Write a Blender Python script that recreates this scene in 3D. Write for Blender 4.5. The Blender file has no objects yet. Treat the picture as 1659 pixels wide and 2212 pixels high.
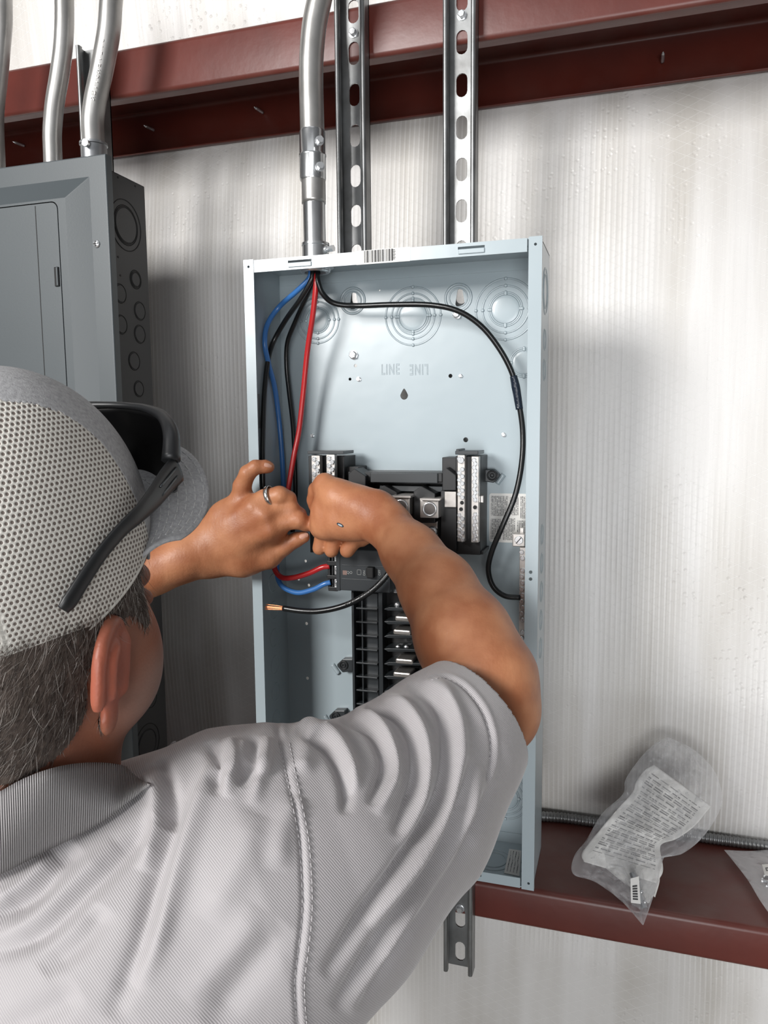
import bpy, bmesh, math, random
import numpy as np
from mathutils import Vector, Matrix, noise as mnoise

random.seed(7)
S = bpy.context.scene
COL = S.collection

# ------------------------------------------------------------ camera
F = 1660.0                                   # focal length in pixels of the 1659 x 2212 frame
def _n(v): return v / np.linalg.norm(v)
_X = _n(np.array([5299., 135., -1660.]))
_V = np.array([123., 14992., 1660.]); _V = _n(_V - _X * (_V @ _X))
_N = np.cross(_X, _V)
RM = np.array([_X, _N, -_V])                 # camera (right, down, forward) -> world
CAM = np.array([0., 0., 1.5])
cam_d = bpy.data.cameras.new('camera'); cam = bpy.data.objects.new('camera', cam_d); COL.objects.link(cam)
cam_d.sensor_fit = 'HORIZONTAL'; cam_d.sensor_width = 36.0; cam_d.lens = 36.0 * F / 1659.0
cam_d.clip_start = 0.01; cam_d.clip_end = 100
cx, cy_, cz = RM[:, 0], -RM[:, 1], -RM[:, 2]
cam.matrix_world = Matrix(((cx[0], cy_[0], cz[0], 0), (cx[1], cy_[1], cz[1], 0), (cx[2], cy_[2], cz[2], 1.5), (0, 0, 0, 1)))
S.camera = cam

# ------------------------------------------------------------ colour management, world, daylight
S.view_settings.view_transform = 'Standard'; S.view_settings.look = 'None'
S.view_settings.gamma = 1.0; S.view_settings.use_curve_mapping = False
S.view_settings.exposure = -0.15

wd = bpy.data.worlds.new('world'); S.world = wd; wd.use_nodes = True
nt = wd.node_tree; nt.nodes.clear()
tc = nt.nodes.new('ShaderNodeTexCoord'); sp = nt.nodes.new('ShaderNodeSeparateXYZ')
nt.links.new(tc.outputs['Generated'], sp.inputs[0])
rmp = nt.nodes.new('ShaderNodeValToRGB')                     # dark floor, pale walls, bright roof lights
mr = nt.nodes.new('ShaderNodeMapRange'); mr.inputs[1].default_value = -1; mr.inputs[2].default_value = 1
nt.links.new(sp.outputs[2], mr.inputs[0]); nt.links.new(mr.outputs[0], rmp.inputs[0])
els = rmp.color_ramp.elements
els[0].position = 0.0; els[0].color = (0.30, 0.29, 0.28, 1)
els[1].position = 1.0; els[1].color = (0.75, 0.77, 0.80, 1)
for p, c in ((0.40, (0.36, 0.35, 0.34, 1)), (0.5, (0.52, 0.52, 0.53, 1)), (0.62, (0.62, 0.63, 0.65, 1))):
    e = els.new(p); e.color = c
bgn = nt.nodes.new('ShaderNodeBackground'); bgn.inputs[1].default_value = 0.24
mry = nt.nodes.new('ShaderNodeMapRange'); mry.inputs[1].default_value = 0.2; mry.inputs[2].default_value = -1   # brighter behind the camera, added for metal reflections and soft frontal fill
mry.inputs[3].default_value = 0.05; mry.inputs[4].default_value = 0.50; nt.links.new(sp.outputs[1], mry.inputs[0])
nt.links.new(mry.outputs[0], bgn.inputs[1])
nt.links.new(rmp.outputs[0], bgn.inputs[0])
out = nt.nodes.new('ShaderNodeOutputWorld'); nt.links.new(bgn.outputs[0], out.inputs[0])

def area(name, loc, tgt, sx, sy, power, col=(1, 1, 1)):
    d = bpy.data.lights.new(name, 'AREA'); d.shape = 'RECTANGLE'; d.size = sx; d.size_y = sy
    d.energy = power; d.color = col
    o = bpy.data.objects.new(name, d); COL.objects.link(o); o.location = loc
    o.rotation_euler = (Vector(tgt) - Vector(loc)).to_track_quat('-Z', 'Y').to_euler()
    return o
area('door_daylight', (-1.9, -2.6, 2.75), (-0.3, 0.95, 1.4), 1.2, 1.2, 195, (1.0, 0.985, 0.965))
area('side_fill', (0.55, -3.4, 0.9), (0.25, 1.2, 1.0), 1.8, 1.6, 105, (0.97, 0.985, 1.0))  # unseen soft fill light, added to brighten the lower wall, girt and bags
area('roof_daylight', (-0.3, -0.6, 5.0), (-0.2, 0.4, 1.2), 3.0, 2.0, 18, (0.97, 0.985, 1.0))

# ------------------------------------------------------------ pixel -> world helpers (authoring from the measured view)
def W(px, py, y):
    """point of the plane at world depth y that the photograph shows at (px, py)"""
    w = RM @ np.array([(px - 829.5) / F, (py - 1106.) / F, 1.0])
    w = w * (y / w[1])
    return Vector((w[0], w[1], w[2] + 1.5))
def fwd(p):
    return float(RM[:, 2] @ (np.array(p) - CAM))
def prad(p, rpx):
    return rpx * fwd(p) / F

# ------------------------------------------------------------ materials
def lin(c):
    return tuple(((v / 255) / 12.92 if v / 255 <= 0.04045 else ((v / 255 + 0.055) / 1.055) ** 2.4) for v in c) + (1,)
def mat(name, col, rough=0.5, metal=0.0, spec=0.5, var=None, bump=None, coat=0, sss=0, aniso=0):
    """var=(scale, other colour, contrast)  bump=(scale, strength, distance)"""
    m = bpy.data.materials.new(name); m.use_nodes = True
    nt = m.node_tree; b = nt.nodes['Principled BSDF']
    b.inputs['Base Color'].default_value = lin(col); b.inputs['Roughness'].default_value = rough
    b.inputs['Metallic'].default_value = metal; b.inputs['Specular IOR Level'].default_value = spec
    if coat: b.inputs['Coat Weight'].default_value = coat; b.inputs['Coat Roughness'].default_value = 0.2
    if sss:
        b.inputs['Subsurface Weight'].default_value = sss
        b.inputs['Subsurface Radius'].default_value = (0.010, 0.004, 0.002); b.inputs['Subsurface Scale'].default_value = 0.6
    tc = nt.nodes.new('ShaderNodeTexCoord')
    if var:
        n = nt.nodes.new('ShaderNodeTexNoise'); n.inputs['Scale'].default_value = var[0]; n.inputs['Detail'].default_value = 5
        nt.links.new(tc.outputs['Object'], n.inputs['Vector'])
        r = nt.nodes.new('ShaderNodeValToRGB'); w = var[2]
        r.color_ramp.elements[0].position = 0.5 - w; r.color_ramp.elements[1].position = 0.5 + w
        r.color_ramp.elements[0].color = lin(col); r.color_ramp.elements[1].color = lin(var[1])
        nt.links.new(n.outputs['Fac'], r.inputs['Fac']); nt.links.new(r.outputs['Color'], b.inputs['Base Color'])
    if bump:
        n2 = nt.nodes.new('ShaderNodeTexNoise'); n2.inputs['Scale'].default_value = bump[0]; n2.inputs['Detail'].default_value = 3
        nt.links.new(tc.outputs['Object'], n2.inputs['Vector'])
        bp = nt.nodes.new('ShaderNodeBump'); bp.inputs['Strength'].default_value = bump[1]; bp.inputs['Distance'].default_value = bump[2]
        nt.links.new(n2.outputs['Fac'], bp.inputs['Height']); nt.links.new(bp.outputs[0], b.inputs['Normal'])
    return m
def N_(m, t, **kw):
    n = m.node_tree.nodes.new(t)
    for k, v in kw.items():
        if k.startswith('i_'): n.inputs[k[2:]].default_value = v
        else: setattr(n, k, v)
    return n
def L_(m, a, b): m.node_tree.links.new(a, b)
def math_(m, op, a, b=None, clamp=False):
    n = m.node_tree.nodes.new('ShaderNodeMath'); n.operation = op; n.use_clamp = clamp
    for i, v in enumerate((a, b)):
        if v is None: continue
        if isinstance(v, (int, float)): n.inputs[i].default_value = v
        else: m.node_tree.links.new(v, n.inputs[i])
    return n.outputs[0]

# ------------------------------------------------------------ mesh building
class MB:
    def __init__(s): s.v = []; s.f = []
    def add(s, vs, fs):
        n = len(s.v); s.v += [Vector(v) for v in vs]; s.f += [tuple(i + n for i in f) for f in fs]; return s
    def box(s, a, b, M=None):
        x0, y0, z0 = (min(a[i], b[i]) for i in range(3)); x1, y1, z1 = (max(a[i], b[i]) for i in range(3))
        vs = [Vector(p) for p in ((x0,y0,z0),(x1,y0,z0),(x1,y1,z0),(x0,y1,z0),(x0,y0,z1),(x1,y0,z1),(x1,y1,z1),(x0,y1,z1))]
        if M is not None: vs = [M @ v for v in vs]
        return s.add(vs, [(0,3,2,1),(4,5,6,7),(0,1,5,4),(1,2,6,5),(2,3,7,6),(3,0,4,7)])
    def boxpx(s, x0, y0, x1, y1, yf, yb):
        """box whose front face (depth yf) covers the pixel rectangle, reaching back to yb"""
        a = W(x0, (y0 + y1) / 2, yf); b = W(x1, (y0 + y1) / 2, yf); t = W((x0 + x1) / 2, y0, yf); u = W((x0 + x1) / 2, y1, yf)
        return s.box((a.x, yf, u.z), (b.x, yb, t.z))
    def tube(s, pts, r, seg=12, cap=True, res=6, ell=None):
        P, Rr = smooth_path(pts, r, res)
        T = [(P[min(i+1, len(P)-1)] - P[max(i-1, 0)]).normalized() for i in range(len(P))]
        up = Vector((0, 0, 1)) if abs(T[0].z) < .9 else Vector((1, 0, 0))
        u = T[0].cross(up).normalized(); rings = []; vs = []
        for i, p in enumerate(P):
            u = (u - T[i] * u.dot(T[i])).normalized(); w = T[i].cross(u)
            for k in range(seg):
                a = 2 * math.pi * k / seg; vs.append(p + (u * math.cos(a) + w * math.sin(a) * (ell or 1)) * Rr[i])
        fs = []
        for i in range(len(P) - 1):
            for k in range(seg):
                a = i * seg + k; b = i * seg + (k + 1) % seg; fs.append((a, b, b + seg, a + seg))
        if cap: fs.append(tuple(range(seg))[::-1]); fs.append(tuple(range((len(P)-1)*seg, len(P)*seg)))
        return s.add(vs, fs)
    def lathe(s, c, axis, prof, seg=24, cap=True, hexa=False):
        """prof = [(distance along axis, radius)]"""
        c = Vector(c); ax = Vector(axis).normalized(); u = ax.orthogonal().normalized(); w = ax.cross(u)
        if hexa: seg = 6
        vs = []; fs = []
        for d, r in prof:
            for k in range(seg):
                a = 2 * math.pi * (k + .5) / seg; vs.append(c + ax * d + (u * math.cos(a) + w * math.sin(a)) * r)
        for i in range(len(prof) - 1):
            for k in range(seg):
                a = i * seg + k; b = i * seg + (k + 1) % seg; fs.append((a, b, b + seg, a + seg))
        if cap: fs.append(tuple(range(seg))[::-1]); fs.append(tuple(range((len(prof)-1)*seg, len(prof)*seg)))
        return s.add(vs, fs)
    def ring(s, c, axis, R, r, seg=48, ms=6, flat=1.0):
        c = Vector(c); ax = Vector(axis).normalized(); u = ax.orthogonal().normalized(); w = ax.cross(u); vs = []; fs = []
        for i in range(seg):
            a = 2 * math.pi * i / seg; d = u * math.cos(a) + w * math.sin(a)
            for k in range(ms):
                b = 2 * math.pi * k / ms; vs.append(c + d * (R + r * math.cos(b)) + ax * r * math.sin(b) * flat)
        for i in range(seg):
            for k in range(ms):
                fs.append((i*ms+k, ((i+1) % seg)*ms+k, ((i+1) % seg)*ms+(k+1) % ms, i*ms+(k+1) % ms))
        return s.add(vs, fs)
    def grid(s, fn, nu, nv):
        vs = [fn(i / nu, j / nv) for i in range(nu + 1) for j in range(nv + 1)]
        fs = [(i*(nv+1)+j, (i+1)*(nv+1)+j, (i+1)*(nv+1)+j+1, i*(nv+1)+j+1) for i in range(nu) for j in range(nv)]
        return s.add(vs, fs)
    def mesh(s, me):
        return s.add([v.co for v in me.vertices], [tuple(p.vertices) for p in me.polygons])
    def build(s, name, m, parent=None, smooth=False, bevel=0, seg=2, sub=0, solid=0, autosm=None):
        me = bpy.data.meshes.new(name)
        if parent is not None: L = root_loc(parent)
        else:
            xs = [v.x for v in s.v]; ys = [v.y for v in s.v]; zs = [v.z for v in s.v]
            L = Vector(((min(xs)+max(xs))/2, (min(ys)+max(ys))/2, min(zs)))
        me.from_pydata([v - L for v in s.v], [], s.f)
        bm = bmesh.new(); bm.from_mesh(me); bmesh.ops.recalc_face_normals(bm, faces=bm.faces); bm.to_mesh(me); bm.free()
        o = bpy.data.objects.new(name, me); COL.objects.link(o)
        if parent is not None: o.parent = parent
        else: o.location = L
        ms = m if isinstance(m, (list, tuple)) else [m]
        for mm in ms: me.materials.append(mm)
        if smooth or autosm:
            me.polygons.foreach_set('use_smooth', [True] * len(me.polygons))
            if autosm: me.set_sharp_from_angle(angle=math.radians(autosm))
        if solid: md = o.modifiers.new('solid', 'SOLIDIFY'); md.thickness = solid; md.offset = 0
        if bevel:
            md = o.modifiers.new('bevel', 'BEVEL'); md.width = bevel; md.segments = seg; md.limit_method = 'ANGLE'
        if sub: md = o.modifiers.new('sub', 'SUBSURF'); md.levels = sub; md.render_levels = sub
        return o
def root_loc(o):
    L = Vector(o.location)
    while o.parent is not None: o = o.parent; L += Vector(o.location)
    return L
def smooth_path(pts, r, res):
    P = [Vector(p) for p in pts]; n = len(P)
    rr = list(r) if isinstance(r, (list, tuple)) else [r] * n
    if n < 3 or res <= 1: return P, rr
    oP = []; oR = []
    for i in range(n - 1):
        p0 = P[i-1] if i else P[0] * 2 - P[1]; p1 = P[i]; p2 = P[i+1]; p3 = P[i+2] if i + 2 < n else P[-1] * 2 - P[-2]
        for k in range(res):
            t = k / res; t2 = t*t; t3 = t2*t
            oP.append(0.5 * ((2*p1) + (p2 - p0)*t + (2*p0 - 5*p1 + 4*p2 - p3)*t2 + (3*p1 - p0 - 3*p2 + p3)*t3))
            oR.append(rr[i] + (rr[i+1] - rr[i]) * t)
    oP.append(P[-1]); oR.append(rr[-1]); return oP, oR
def empty(name, loc, label=None, cat=None, group=None):
    o = bpy.data.objects.new(name, None); COL.objects.link(o); o.location = loc; o.empty_display_size = .02
    if label: tag(o, label, cat, group)
    return o
def tag(o, label=None, cat=None, group=None, kind=None):
    if label: o['label'] = label
    if cat: o['category'] = cat
    if group: o['group'] = group
    if kind: o['kind'] = kind
    return o
def copy_part(o, loc, parent=None):
    c = o.copy(); COL.objects.link(c); c.parent = parent or o.parent; c.location = loc
    return c
def curve_mesh(cu):
    o = bpy.data.objects.new('tmp', cu); COL.objects.link(o)
    dg = bpy.context.evaluated_depsgraph_get(); dg.update()
    me = bpy.data.meshes.new_from_object(o.evaluated_get(dg)); bpy.data.objects.remove(o); return me
def plate(outline, holes, th, org, U, Vv):
    """flat sheet with real holes: 2-D outline and holes in the U, V axes at org, extruded by th; returns an MB"""
    cu = bpy.data.curves.new('c', 'CURVE'); cu.dimensions = '2D'; cu.fill_mode = 'BOTH'; cu.extrude = th / 2
    for ring in [outline] + list(holes):
        sp = cu.splines.new('POLY'); sp.points.add(len(ring) - 1)
        for i, p in enumerate(ring): sp.points[i].co = (p[0] * 10, p[1] * 10, 0, 1)
        sp.use_cyclic_u = True
    cu.extrude = th * 5
    me = curve_mesh(cu); U = Vector(U); Vv = Vector(Vv); Wn = U.cross(Vv); org = Vector(org); mb = MB()
    mb.add([org + (U * v.co.x + Vv * v.co.y + Wn * v.co.z) / 10 for v in me.vertices], [tuple(p.vertices) for p in me.polygons])
    return mb
def circ(cx, cy, r, n=16, ry=None): return [(cx + r*math.cos(2*math.pi*i/n), cy + (ry or r)*math.sin(2*math.pi*i/n)) for i in range(n)]
def slot(cx, cy, hw, hh, n=6):
    """upright rounded slot"""
    pts = []
    for i in range(n + 1): a = math.pi * i / n; pts.append((cx + hw*math.cos(a), cy + hh - hw + hw*math.sin(a)))
    for i in range(n + 1): a = math.pi + math.pi * i / n; pts.append((cx + hw*math.cos(a), cy - hh + hw + hw*math.sin(a)))
    return pts
def rrect(x0, y0, x1, y1, r, n=5):
    pts = []
    for cx, cy, a0 in ((x1-r, y1-r, 0), (x0+r, y1-r, 90), (x0+r, y0+r, 180), (x1-r, y0+r, 270)):
        for i in range(n + 1): a = math.radians(a0 + 90*i/n); pts.append((cx + r*math.cos(a), cy + r*math.sin(a)))
    return pts
def text_mb(txt, size, org, U, Vv, th=0.0004, outline=0, align='CENTER', space=1.0):
    cu = bpy.data.curves.new('t', 'FONT'); cu.body = txt; cu.size = 1; cu.align_x = align; cu.align_y = 'CENTER'
    cu.space_character = space; cu.resolution_u = 3
    if outline: cu.fill_mode = 'NONE'; cu.bevel_depth = outline / size; cu.bevel_resolution = 1
    else: cu.extrude = th / 2 / size
    me = curve_mesh(cu); U = Vector(U); Vv = Vector(Vv); Wn = U.cross(Vv); org = Vector(org)
    return MB().add([org + (U*v.co.x + Vv*v.co.y + Wn*v.co.z) * size for v in me.vertices], [tuple(p.vertices) for p in me.polygons])
XX, YY, ZZ = Vector((1,0,0)), Vector((0,1,0)), Vector((0,0,1))
# ------------------------------------------------------------ shared materials
M_wall = bpy.data.materials.new('insulation_facing')
def wall_material(m):
    m.use_nodes = True; b = m.node_tree.nodes['Principled BSDF']
    b.inputs['Roughness'].default_value = 0.42; b.inputs['Specular IOR Level'].default_value = 0.55
    tc = N_(m, 'ShaderNodeTexCoord'); sep = N_(m, 'ShaderNodeSeparateXYZ'); L_(m, tc.outputs['Object'], sep.inputs[0])
    x, z = sep.outputs[0], sep.outputs[2]
    # fine upright ribs of the woven facing
    rib = math_(m, 'SINE', math_(m, 'MULTIPLY', x, 2*math.pi/0.0075))
    n1 = N_(m, 'ShaderNodeTexNoise', i_Scale=3.0, i_Detail=2.0)
    mp = N_(m, 'ShaderNodeMapping'); mp.inputs['Scale'].default_value = (9, 1, 0.6); L_(m, tc.outputs['Object'], mp.inputs[0]); L_(m, mp.outputs[0], n1.inputs['Vector'])
    patch = N_(m, 'ShaderNodeTexNoise', i_Scale=2.6, i_Detail=2.0); L_(m, tc.outputs['Object'], patch.inputs['Vector'])
    pw = math_(m, 'MULTIPLY', math_(m, 'SUBTRACT', patch.outputs['Fac'], 0.42, True), 5.0, True)
    # diagonal scrim threads
    d1 = math_(m, 'ABSOLUTE', math_(m, 'SINE', math_(m, 'MULTIPLY', math_(m, 'ADD', math_(m, 'MULTIPLY', x, 0.5), z), 2*math.pi/0.034)))
    d2 = math_(m, 'ABSOLUTE', math_(m, 'SINE', math_(m, 'MULTIPLY', math_(m, 'SUBTRACT', math_(m, 'MULTIPLY', x, 0.5), z), 2*math.pi/0.034)))
    thr = math_(m, 'GREATER_THAN', math_(m, 'MAXIMUM', math_(m, 'SUBTRACT', 1.0, d1), math_(m, 'SUBTRACT', 1.0, d2)), 0.90)
    # pimples and crinkles
    mus = N_(m, 'ShaderNodeTexVoronoi', i_Scale=95.0); L_(m, tc.outputs['Object'], mus.inputs['Vector'])
    pim = math_(m, 'MULTIPLY', math_(m, 'SUBTRACT', 0.28, mus.outputs['Distance'], True), 2.0)
    pn = N_(m, 'ShaderNodeTexNoise', i_Scale=4.5, i_Detail=3.0); L_(m, tc.outputs['Object'], pn.inputs['Vector'])
    pim = math_(m, 'MULTIPLY', pim, math_(m, 'MULTIPLY', math_(m, 'SUBTRACT', pn.outputs['Fac'], 0.48, True), 6.0, True))
    fold = N_(m, 'ShaderNodeTexNoise', i_Scale=1.0, i_Detail=4.0); mp2 = N_(m, 'ShaderNodeMapping'); mp2.inputs['Scale'].default_value = (38, 6, 1.6)
    L_(m, tc.outputs['Object'], mp2.inputs[0]); L_(m, mp2.outputs[0], fold.inputs['Vector'])
    h = math_(m, 'ADD', math_(m, 'MULTIPLY', math_(m, 'MULTIPLY', rib, pw), 0.00020), math_(m, 'MULTIPLY', fold.outputs['Fac'], 0.0022))
    h = math_(m, 'ADD', h, math_(m, 'MULTIPLY', thr, 0.00012)); h = math_(m, 'SUBTRACT', h, math_(m, 'MULTIPLY', pim, 0.0016))
    bp = N_(m, 'ShaderNodeBump', i_Strength=0.9, i_Distance=1.0); L_(m, h, bp.inputs['Height']); L_(m, bp.outputs[0], b.inputs['Normal'])
    # colour: warm off-white film, faint streaks where the wool shows through
    r = N_(m, 'ShaderNodeValToRGB'); r.color_ramp.elements[0].position = 0.36; r.color_ramp.elements[0].color = lin((192, 188, 182))
    r.color_ramp.elements[1].position = 0.60; r.color_ramp.elements[1].color = lin((217, 215, 213))
    n3 = N_(m, 'ShaderNodeTexNoise', i_Scale=1.0, i_Detail=3.0); mp3 = N_(m, 'ShaderNodeMapping'); mp3.inputs['Scale'].default_value = (11, 3, 1.7)
    L_(m, tc.outputs['Object'], mp3.inputs[0]); L_(m, mp3.outputs[0], n3.inputs['Vector']); L_(m, n3.outputs['Fac'], r.inputs[0])
    mx = N_(m, 'ShaderNodeMix', data_type='RGBA'); mx.inputs['B'].default_value = lin((238, 237, 235))
    st = math_(m, 'MULTIPLY', math_(m, 'MULTIPLY', math_(m, 'GREATER_THAN', rib, 0.55), pw), 0.45)
    L_(m, math_(m, 'MAXIMUM', math_(m, 'MULTIPLY', math_(m, 'MULTIPLY', thr, 0.3), math_(m, 'SUBTRACT', 1.0, pw)), st), mx.inputs['Factor']); L_(m, r.outputs[0], mx.inputs['A'])
    L_(m, mx.outputs['Result'], b.inputs['Base Color'])
wall_material(M_wall)
M_red = mat('red_oxide_primer', (98, 40, 31), 0.38, var=(14, (84, 35, 28), 0.25), bump=(60, 0.12, 0.002), spec=0.5)
def dusty(m):
    b = m.node_tree.nodes['Principled BSDF']; src = b.inputs['Base Color'].links[0].from_socket
    g = N_(m, 'ShaderNodeNewGeometry'); s_ = N_(m, 'ShaderNodeSeparateXYZ'); L_(m, g.outputs['Normal'], s_.inputs[0])
    n = N_(m, 'ShaderNodeTexNoise', i_Scale=22.0, i_Detail=6.0); tc = N_(m, 'ShaderNodeTexCoord'); L_(m, tc.outputs['Object'], n.inputs['Vector'])
    f = math_(m, 'MULTIPLY', math_(m, 'MULTIPLY', math_(m, 'ABSOLUTE', s_.outputs[2]), math_(m, 'SUBTRACT', n.outputs['Fac'], 0.30, True)), 1.5, True)
    mx = N_(m, 'ShaderNodeMix', data_type='RGBA'); mx.inputs['B'].default_value = lin((98, 72, 66)); L_(m, f, mx.inputs['Factor']); L_(m, src, mx.inputs['A'])
    L_(m, mx.outputs['Result'], b.inputs['Base Color'])
dusty(M_red)
M_galv = mat('galvanised_steel', (176, 178, 180), 0.36, 0.9, var=(30, (150, 152, 155), 0.2), bump=(80, 0.1, 0.001))
M_strut = mat('strut_steel', (158, 160, 161), 0.38, 0.85, var=(22, (112, 112, 111), 0.22), bump=(70, 0.12, 0.001))
M_emt = mat('conduit_metal', (188, 187, 185), 0.36, 0.85, var=(26, (160, 158, 155), 0.22), bump=(120, 0.1, 0.001))
M_pipe = mat('bright_conduit_metal', (205, 207, 208), 0.24, 0.95, var=(26, (178, 179, 180), 0.2), bump=(90, 0.06, 0.001))
M_zinc = mat('zinc_plated', (222, 224, 226), 0.24, 0.8)
M_cover = mat('charcoal_enamel', (74, 80, 83), 0.42, spec=0.5, var=(6, (69, 75, 78), 0.3), bump=(500, 0.04, 0.001))
M_blackbox = mat('black_enamel', (30, 31, 34), 0.42, spec=0.45)
M_groove = mat('groove_dark', (14, 14, 15), 0.7)
M_grey = mat('grey_enamel', (164, 176, 181), 0.30, 0.0, spec=0.6, var=(5, (158, 171, 177), 0.3), bump=(9, 0.25, 0.004), coat=0.1)
M_plas = mat('black_plastic', (24, 25, 27), 0.42, spec=0.45)
M_plas2 = mat('charcoal_plastic', (46, 50, 53), 0.36, spec=0.5)
M_alu = mat('aluminium', (208, 204, 200), 0.33, 0.75, var=(90, (182, 177, 172), 0.2))
M_conc = mat('concrete', (140, 137, 132), 0.8, var=(5, (118, 116, 112), 0.2), bump=(40, 0.2, 0.004))
M_black = mat('wire_black', (20, 21, 22), 0.28, spec=0.5, bump=(160, 0.15, 0.001))
M_redw = mat('wire_red', (176, 36, 38), 0.25, spec=0.6)
M_blue = mat('wire_blue', (58, 112, 176), 0.28, spec=0.6)
M_copper = mat('copper', (214, 142, 104), 0.3, 0.9)

# ------------------------------------------------------------ the setting
def sstep(t): t = min(1, max(0, t)); return t*t*(3 - 2*t)
def wallp(u, v):
    x = -3.2 + 6.2 * u; z = -0.0 + 3.6 * v
    yy = 1.213
    # wool bulges towards the room between the girts
    for a, b, d in ((0.0, 0.815, 0.04), (0.872, 1.99, 0.035), (2.045, 3.6, 0.05)):
        if a < z < b:
            t = (z - a) / (b - a); yy -= d * min(1, 5*t, 5*(1-t))**0.6
    yy += 0.006 * mnoise.noise(Vector((x*3.0, 0, z*2.2))) + 0.002 * mnoise.noise(Vector((x*14, 3, z*3)))
    return (x, yy, z)
wall = MB().grid(wallp, 500, 300).build('wall_back', M_wall, smooth=True); tag(wall, kind='structure')
fl = MB().box((-3.2, -4.2, -0.05), (3.0, 1.25, 0)).build('floor', M_conc); tag(fl, kind='structure')

def girt(z1, z0, label):
    root = empty('steel_girt', (-0.2, 1.1, z0), label, 'steel beam')
    x0, x1, t = -3.2, 3.0, 0.0022
    prof = [(1.0, z0, ), (1.0, z1), (1.205, z1), (1.205, z0 + 0.002)]
    mb = MB()
    # rounded C section, open side down
    pts = [(1.018, z0 + 0.0), (1.003, z0 + 0.0)]
    for i in range(6): a = math.pi * (1.5 - 0.5 * i / 5) ; pts.append((1.006 + 0.006*math.cos(a), z0 + 0.006 + 0.006*math.sin(a)))
    for i in range(6): a = math.pi * (1.0 - 0.5 * i / 5); pts.append((1.007 + 0.007*math.cos(a), z1 - 0.007 + 0.007*math.sin(a)))
    for i in range(6): a = math.pi * (0.5 - 0.5 * i / 5); pts.append((1.196 + 0.007*math.cos(a), z1 - 0.007 + 0.007*math.sin(a)))
    pts += [(1.203, z0 - 0.002), (1.188, z0 - 0.004)] if z0 > 1.5 else [(1.203, z0)]
    vs = [(x, p[0], p[1]) for x in (x0, x1) for p in pts]; n = len(pts)
    mb.add(vs, [(i, i+1, i+1+n, i+n) for i in range(n-1)])
    o = mb.build('channel', M_red, root, autosm=50, solid=t)
    return root
g1 = girt(2.041, 1.975, 'upper red steel girt crossing behind the conduits at the top')
g2 = girt(0.869, 0.8155, 'lower red steel girt below the open panel, with plastic bags on it')
# self-drilling screws poking through the back flange
for (px, py, dx, dz) in ((1431, 133, 0, 8), (567, 243, -8, -10), (332, 281, -10, -10), (52, 315, -11, -12)):
    p = W(px, py, 1.2); q = p + Vector((0.0035*dx/8, -0.018, 0.003*(1 if dz > 0 else 0.3)))
    mb = MB(); prof = []
    d = (q - p); Ln = d.length
    for i in range(13):
        prof.append((Ln*i/13, 0.0022 if i % 2 else 0.0027))
    prof += [(Ln, 0.0018), (Ln + 0.004, 0.0003)]
    mb.lathe(p, d, prof, 10)
    mb.build('screw', M_zinc, g1, smooth=True)

def strut(xc, z0, z1, label, bolts=(), phase=0.0, yb=0.999, d=0.0206, pitch=0.0508):
    root = empty('strut_channel', (xc, yb, z0), label, 'strut channel', 'slotted steel struts')
    hw = 0.0206; t = 0.0022; yf = yb - d
    H = z1 - z0; holes = []
    z = (0.0254 + phase) % pitch
    if z < 0.017: z += pitch
    while z < H - 0.02:
        holes.append(slot(0, z, 0.0071, 0.0143)); z += pitch
    w = plate([(-hw, 0), (hw, 0), (hw, H), (-hw, H)], holes, t, (xc, yb - t/2, z0), XX, ZZ)
    w.build('slotted_web', M_strut, root)
    mb = MB()
    for s in (-1, 1):
        x = xc + s*hw
        pr = [(x, yb), (x, yf + 0.003)]
        for i in range(7):
            a = math.pi * i / 6; pr.append((x - s*0.0032 + s*0.0032*math.cos(a), yf + 0.003 - 0.003*math.sin(a)))
        pr += [(x - s*0.0064, yf + 0.003), (x - s*0.0064, yf + 0.0075), (x - s*0.0046, yf + 0.0075), (x - s*0.0046, yf + 0.004), (x - s*t, yf + 0.004), (x - s*t, yb)]
        n = len(pr); vs = [(p[0], p[1], zz) for zz in (z0, z1) for p in pr]
        mb.add(vs, [(i, (i+1) % n, (i+1) % n + n, i+n) for i in range(n)] + [tuple(range(n)), tuple(range(n, 2*n))])
    mb.build('side_rails', M_strut, root, autosm=40)
    for bz in bolts:
        mb = MB().lathe((xc, yb - t, bz), (0, -1, 0), [(0, 0.0062), (0.0012, 0.0062), (0.0013, 0.0046), (0.005, 0.0044)], 20)
        mb.lathe((xc, yb - t - 0.0008, bz), (0, -1, 0), [(0, 0.0048), (0.0048, 0.0048), (0.0055, 0.004)], hexa=True)
        mb.build('hex_screw', M_zinc, root, autosm=35)
    return root
sx1 = W(761.5, 400, .985).x; sx2 = W(993, 400, .985).x; sx3 = W(199, 200, .985).x
zz1 = W(766, 25, .998).z; zs = [W(996, y, .998).z for y in (90, 185, 280, 35)]
strut(sx1, 0.78, 2.36, 'steel strut beside the large conduit, left of two above the panel', [W(767, 72, .998).z],
      phase=((W(766, 116, .998).z - 0.78 - 0.0254) % 0.0508))
zb2 = W(990, 2098, .985).z; nn = round((W(996, 185, .998).z - zb2 - .0218) / .0508); p2 = (W(996, 185, .998).z - zb2 - .0218) / nn
strut(sx2, W(990, 2098, .985).z, 2.36, 'steel strut ending below the open panel, right of two above it',
      [zs[3], W(990, 1960, .998).z], phase=-0.0036, pitch=p2)
strut(sx3, 0.9, W(190, 98, .985).z, 'steel strut behind the bent conduits above the charcoal panel', [], phase=0.01)
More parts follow.
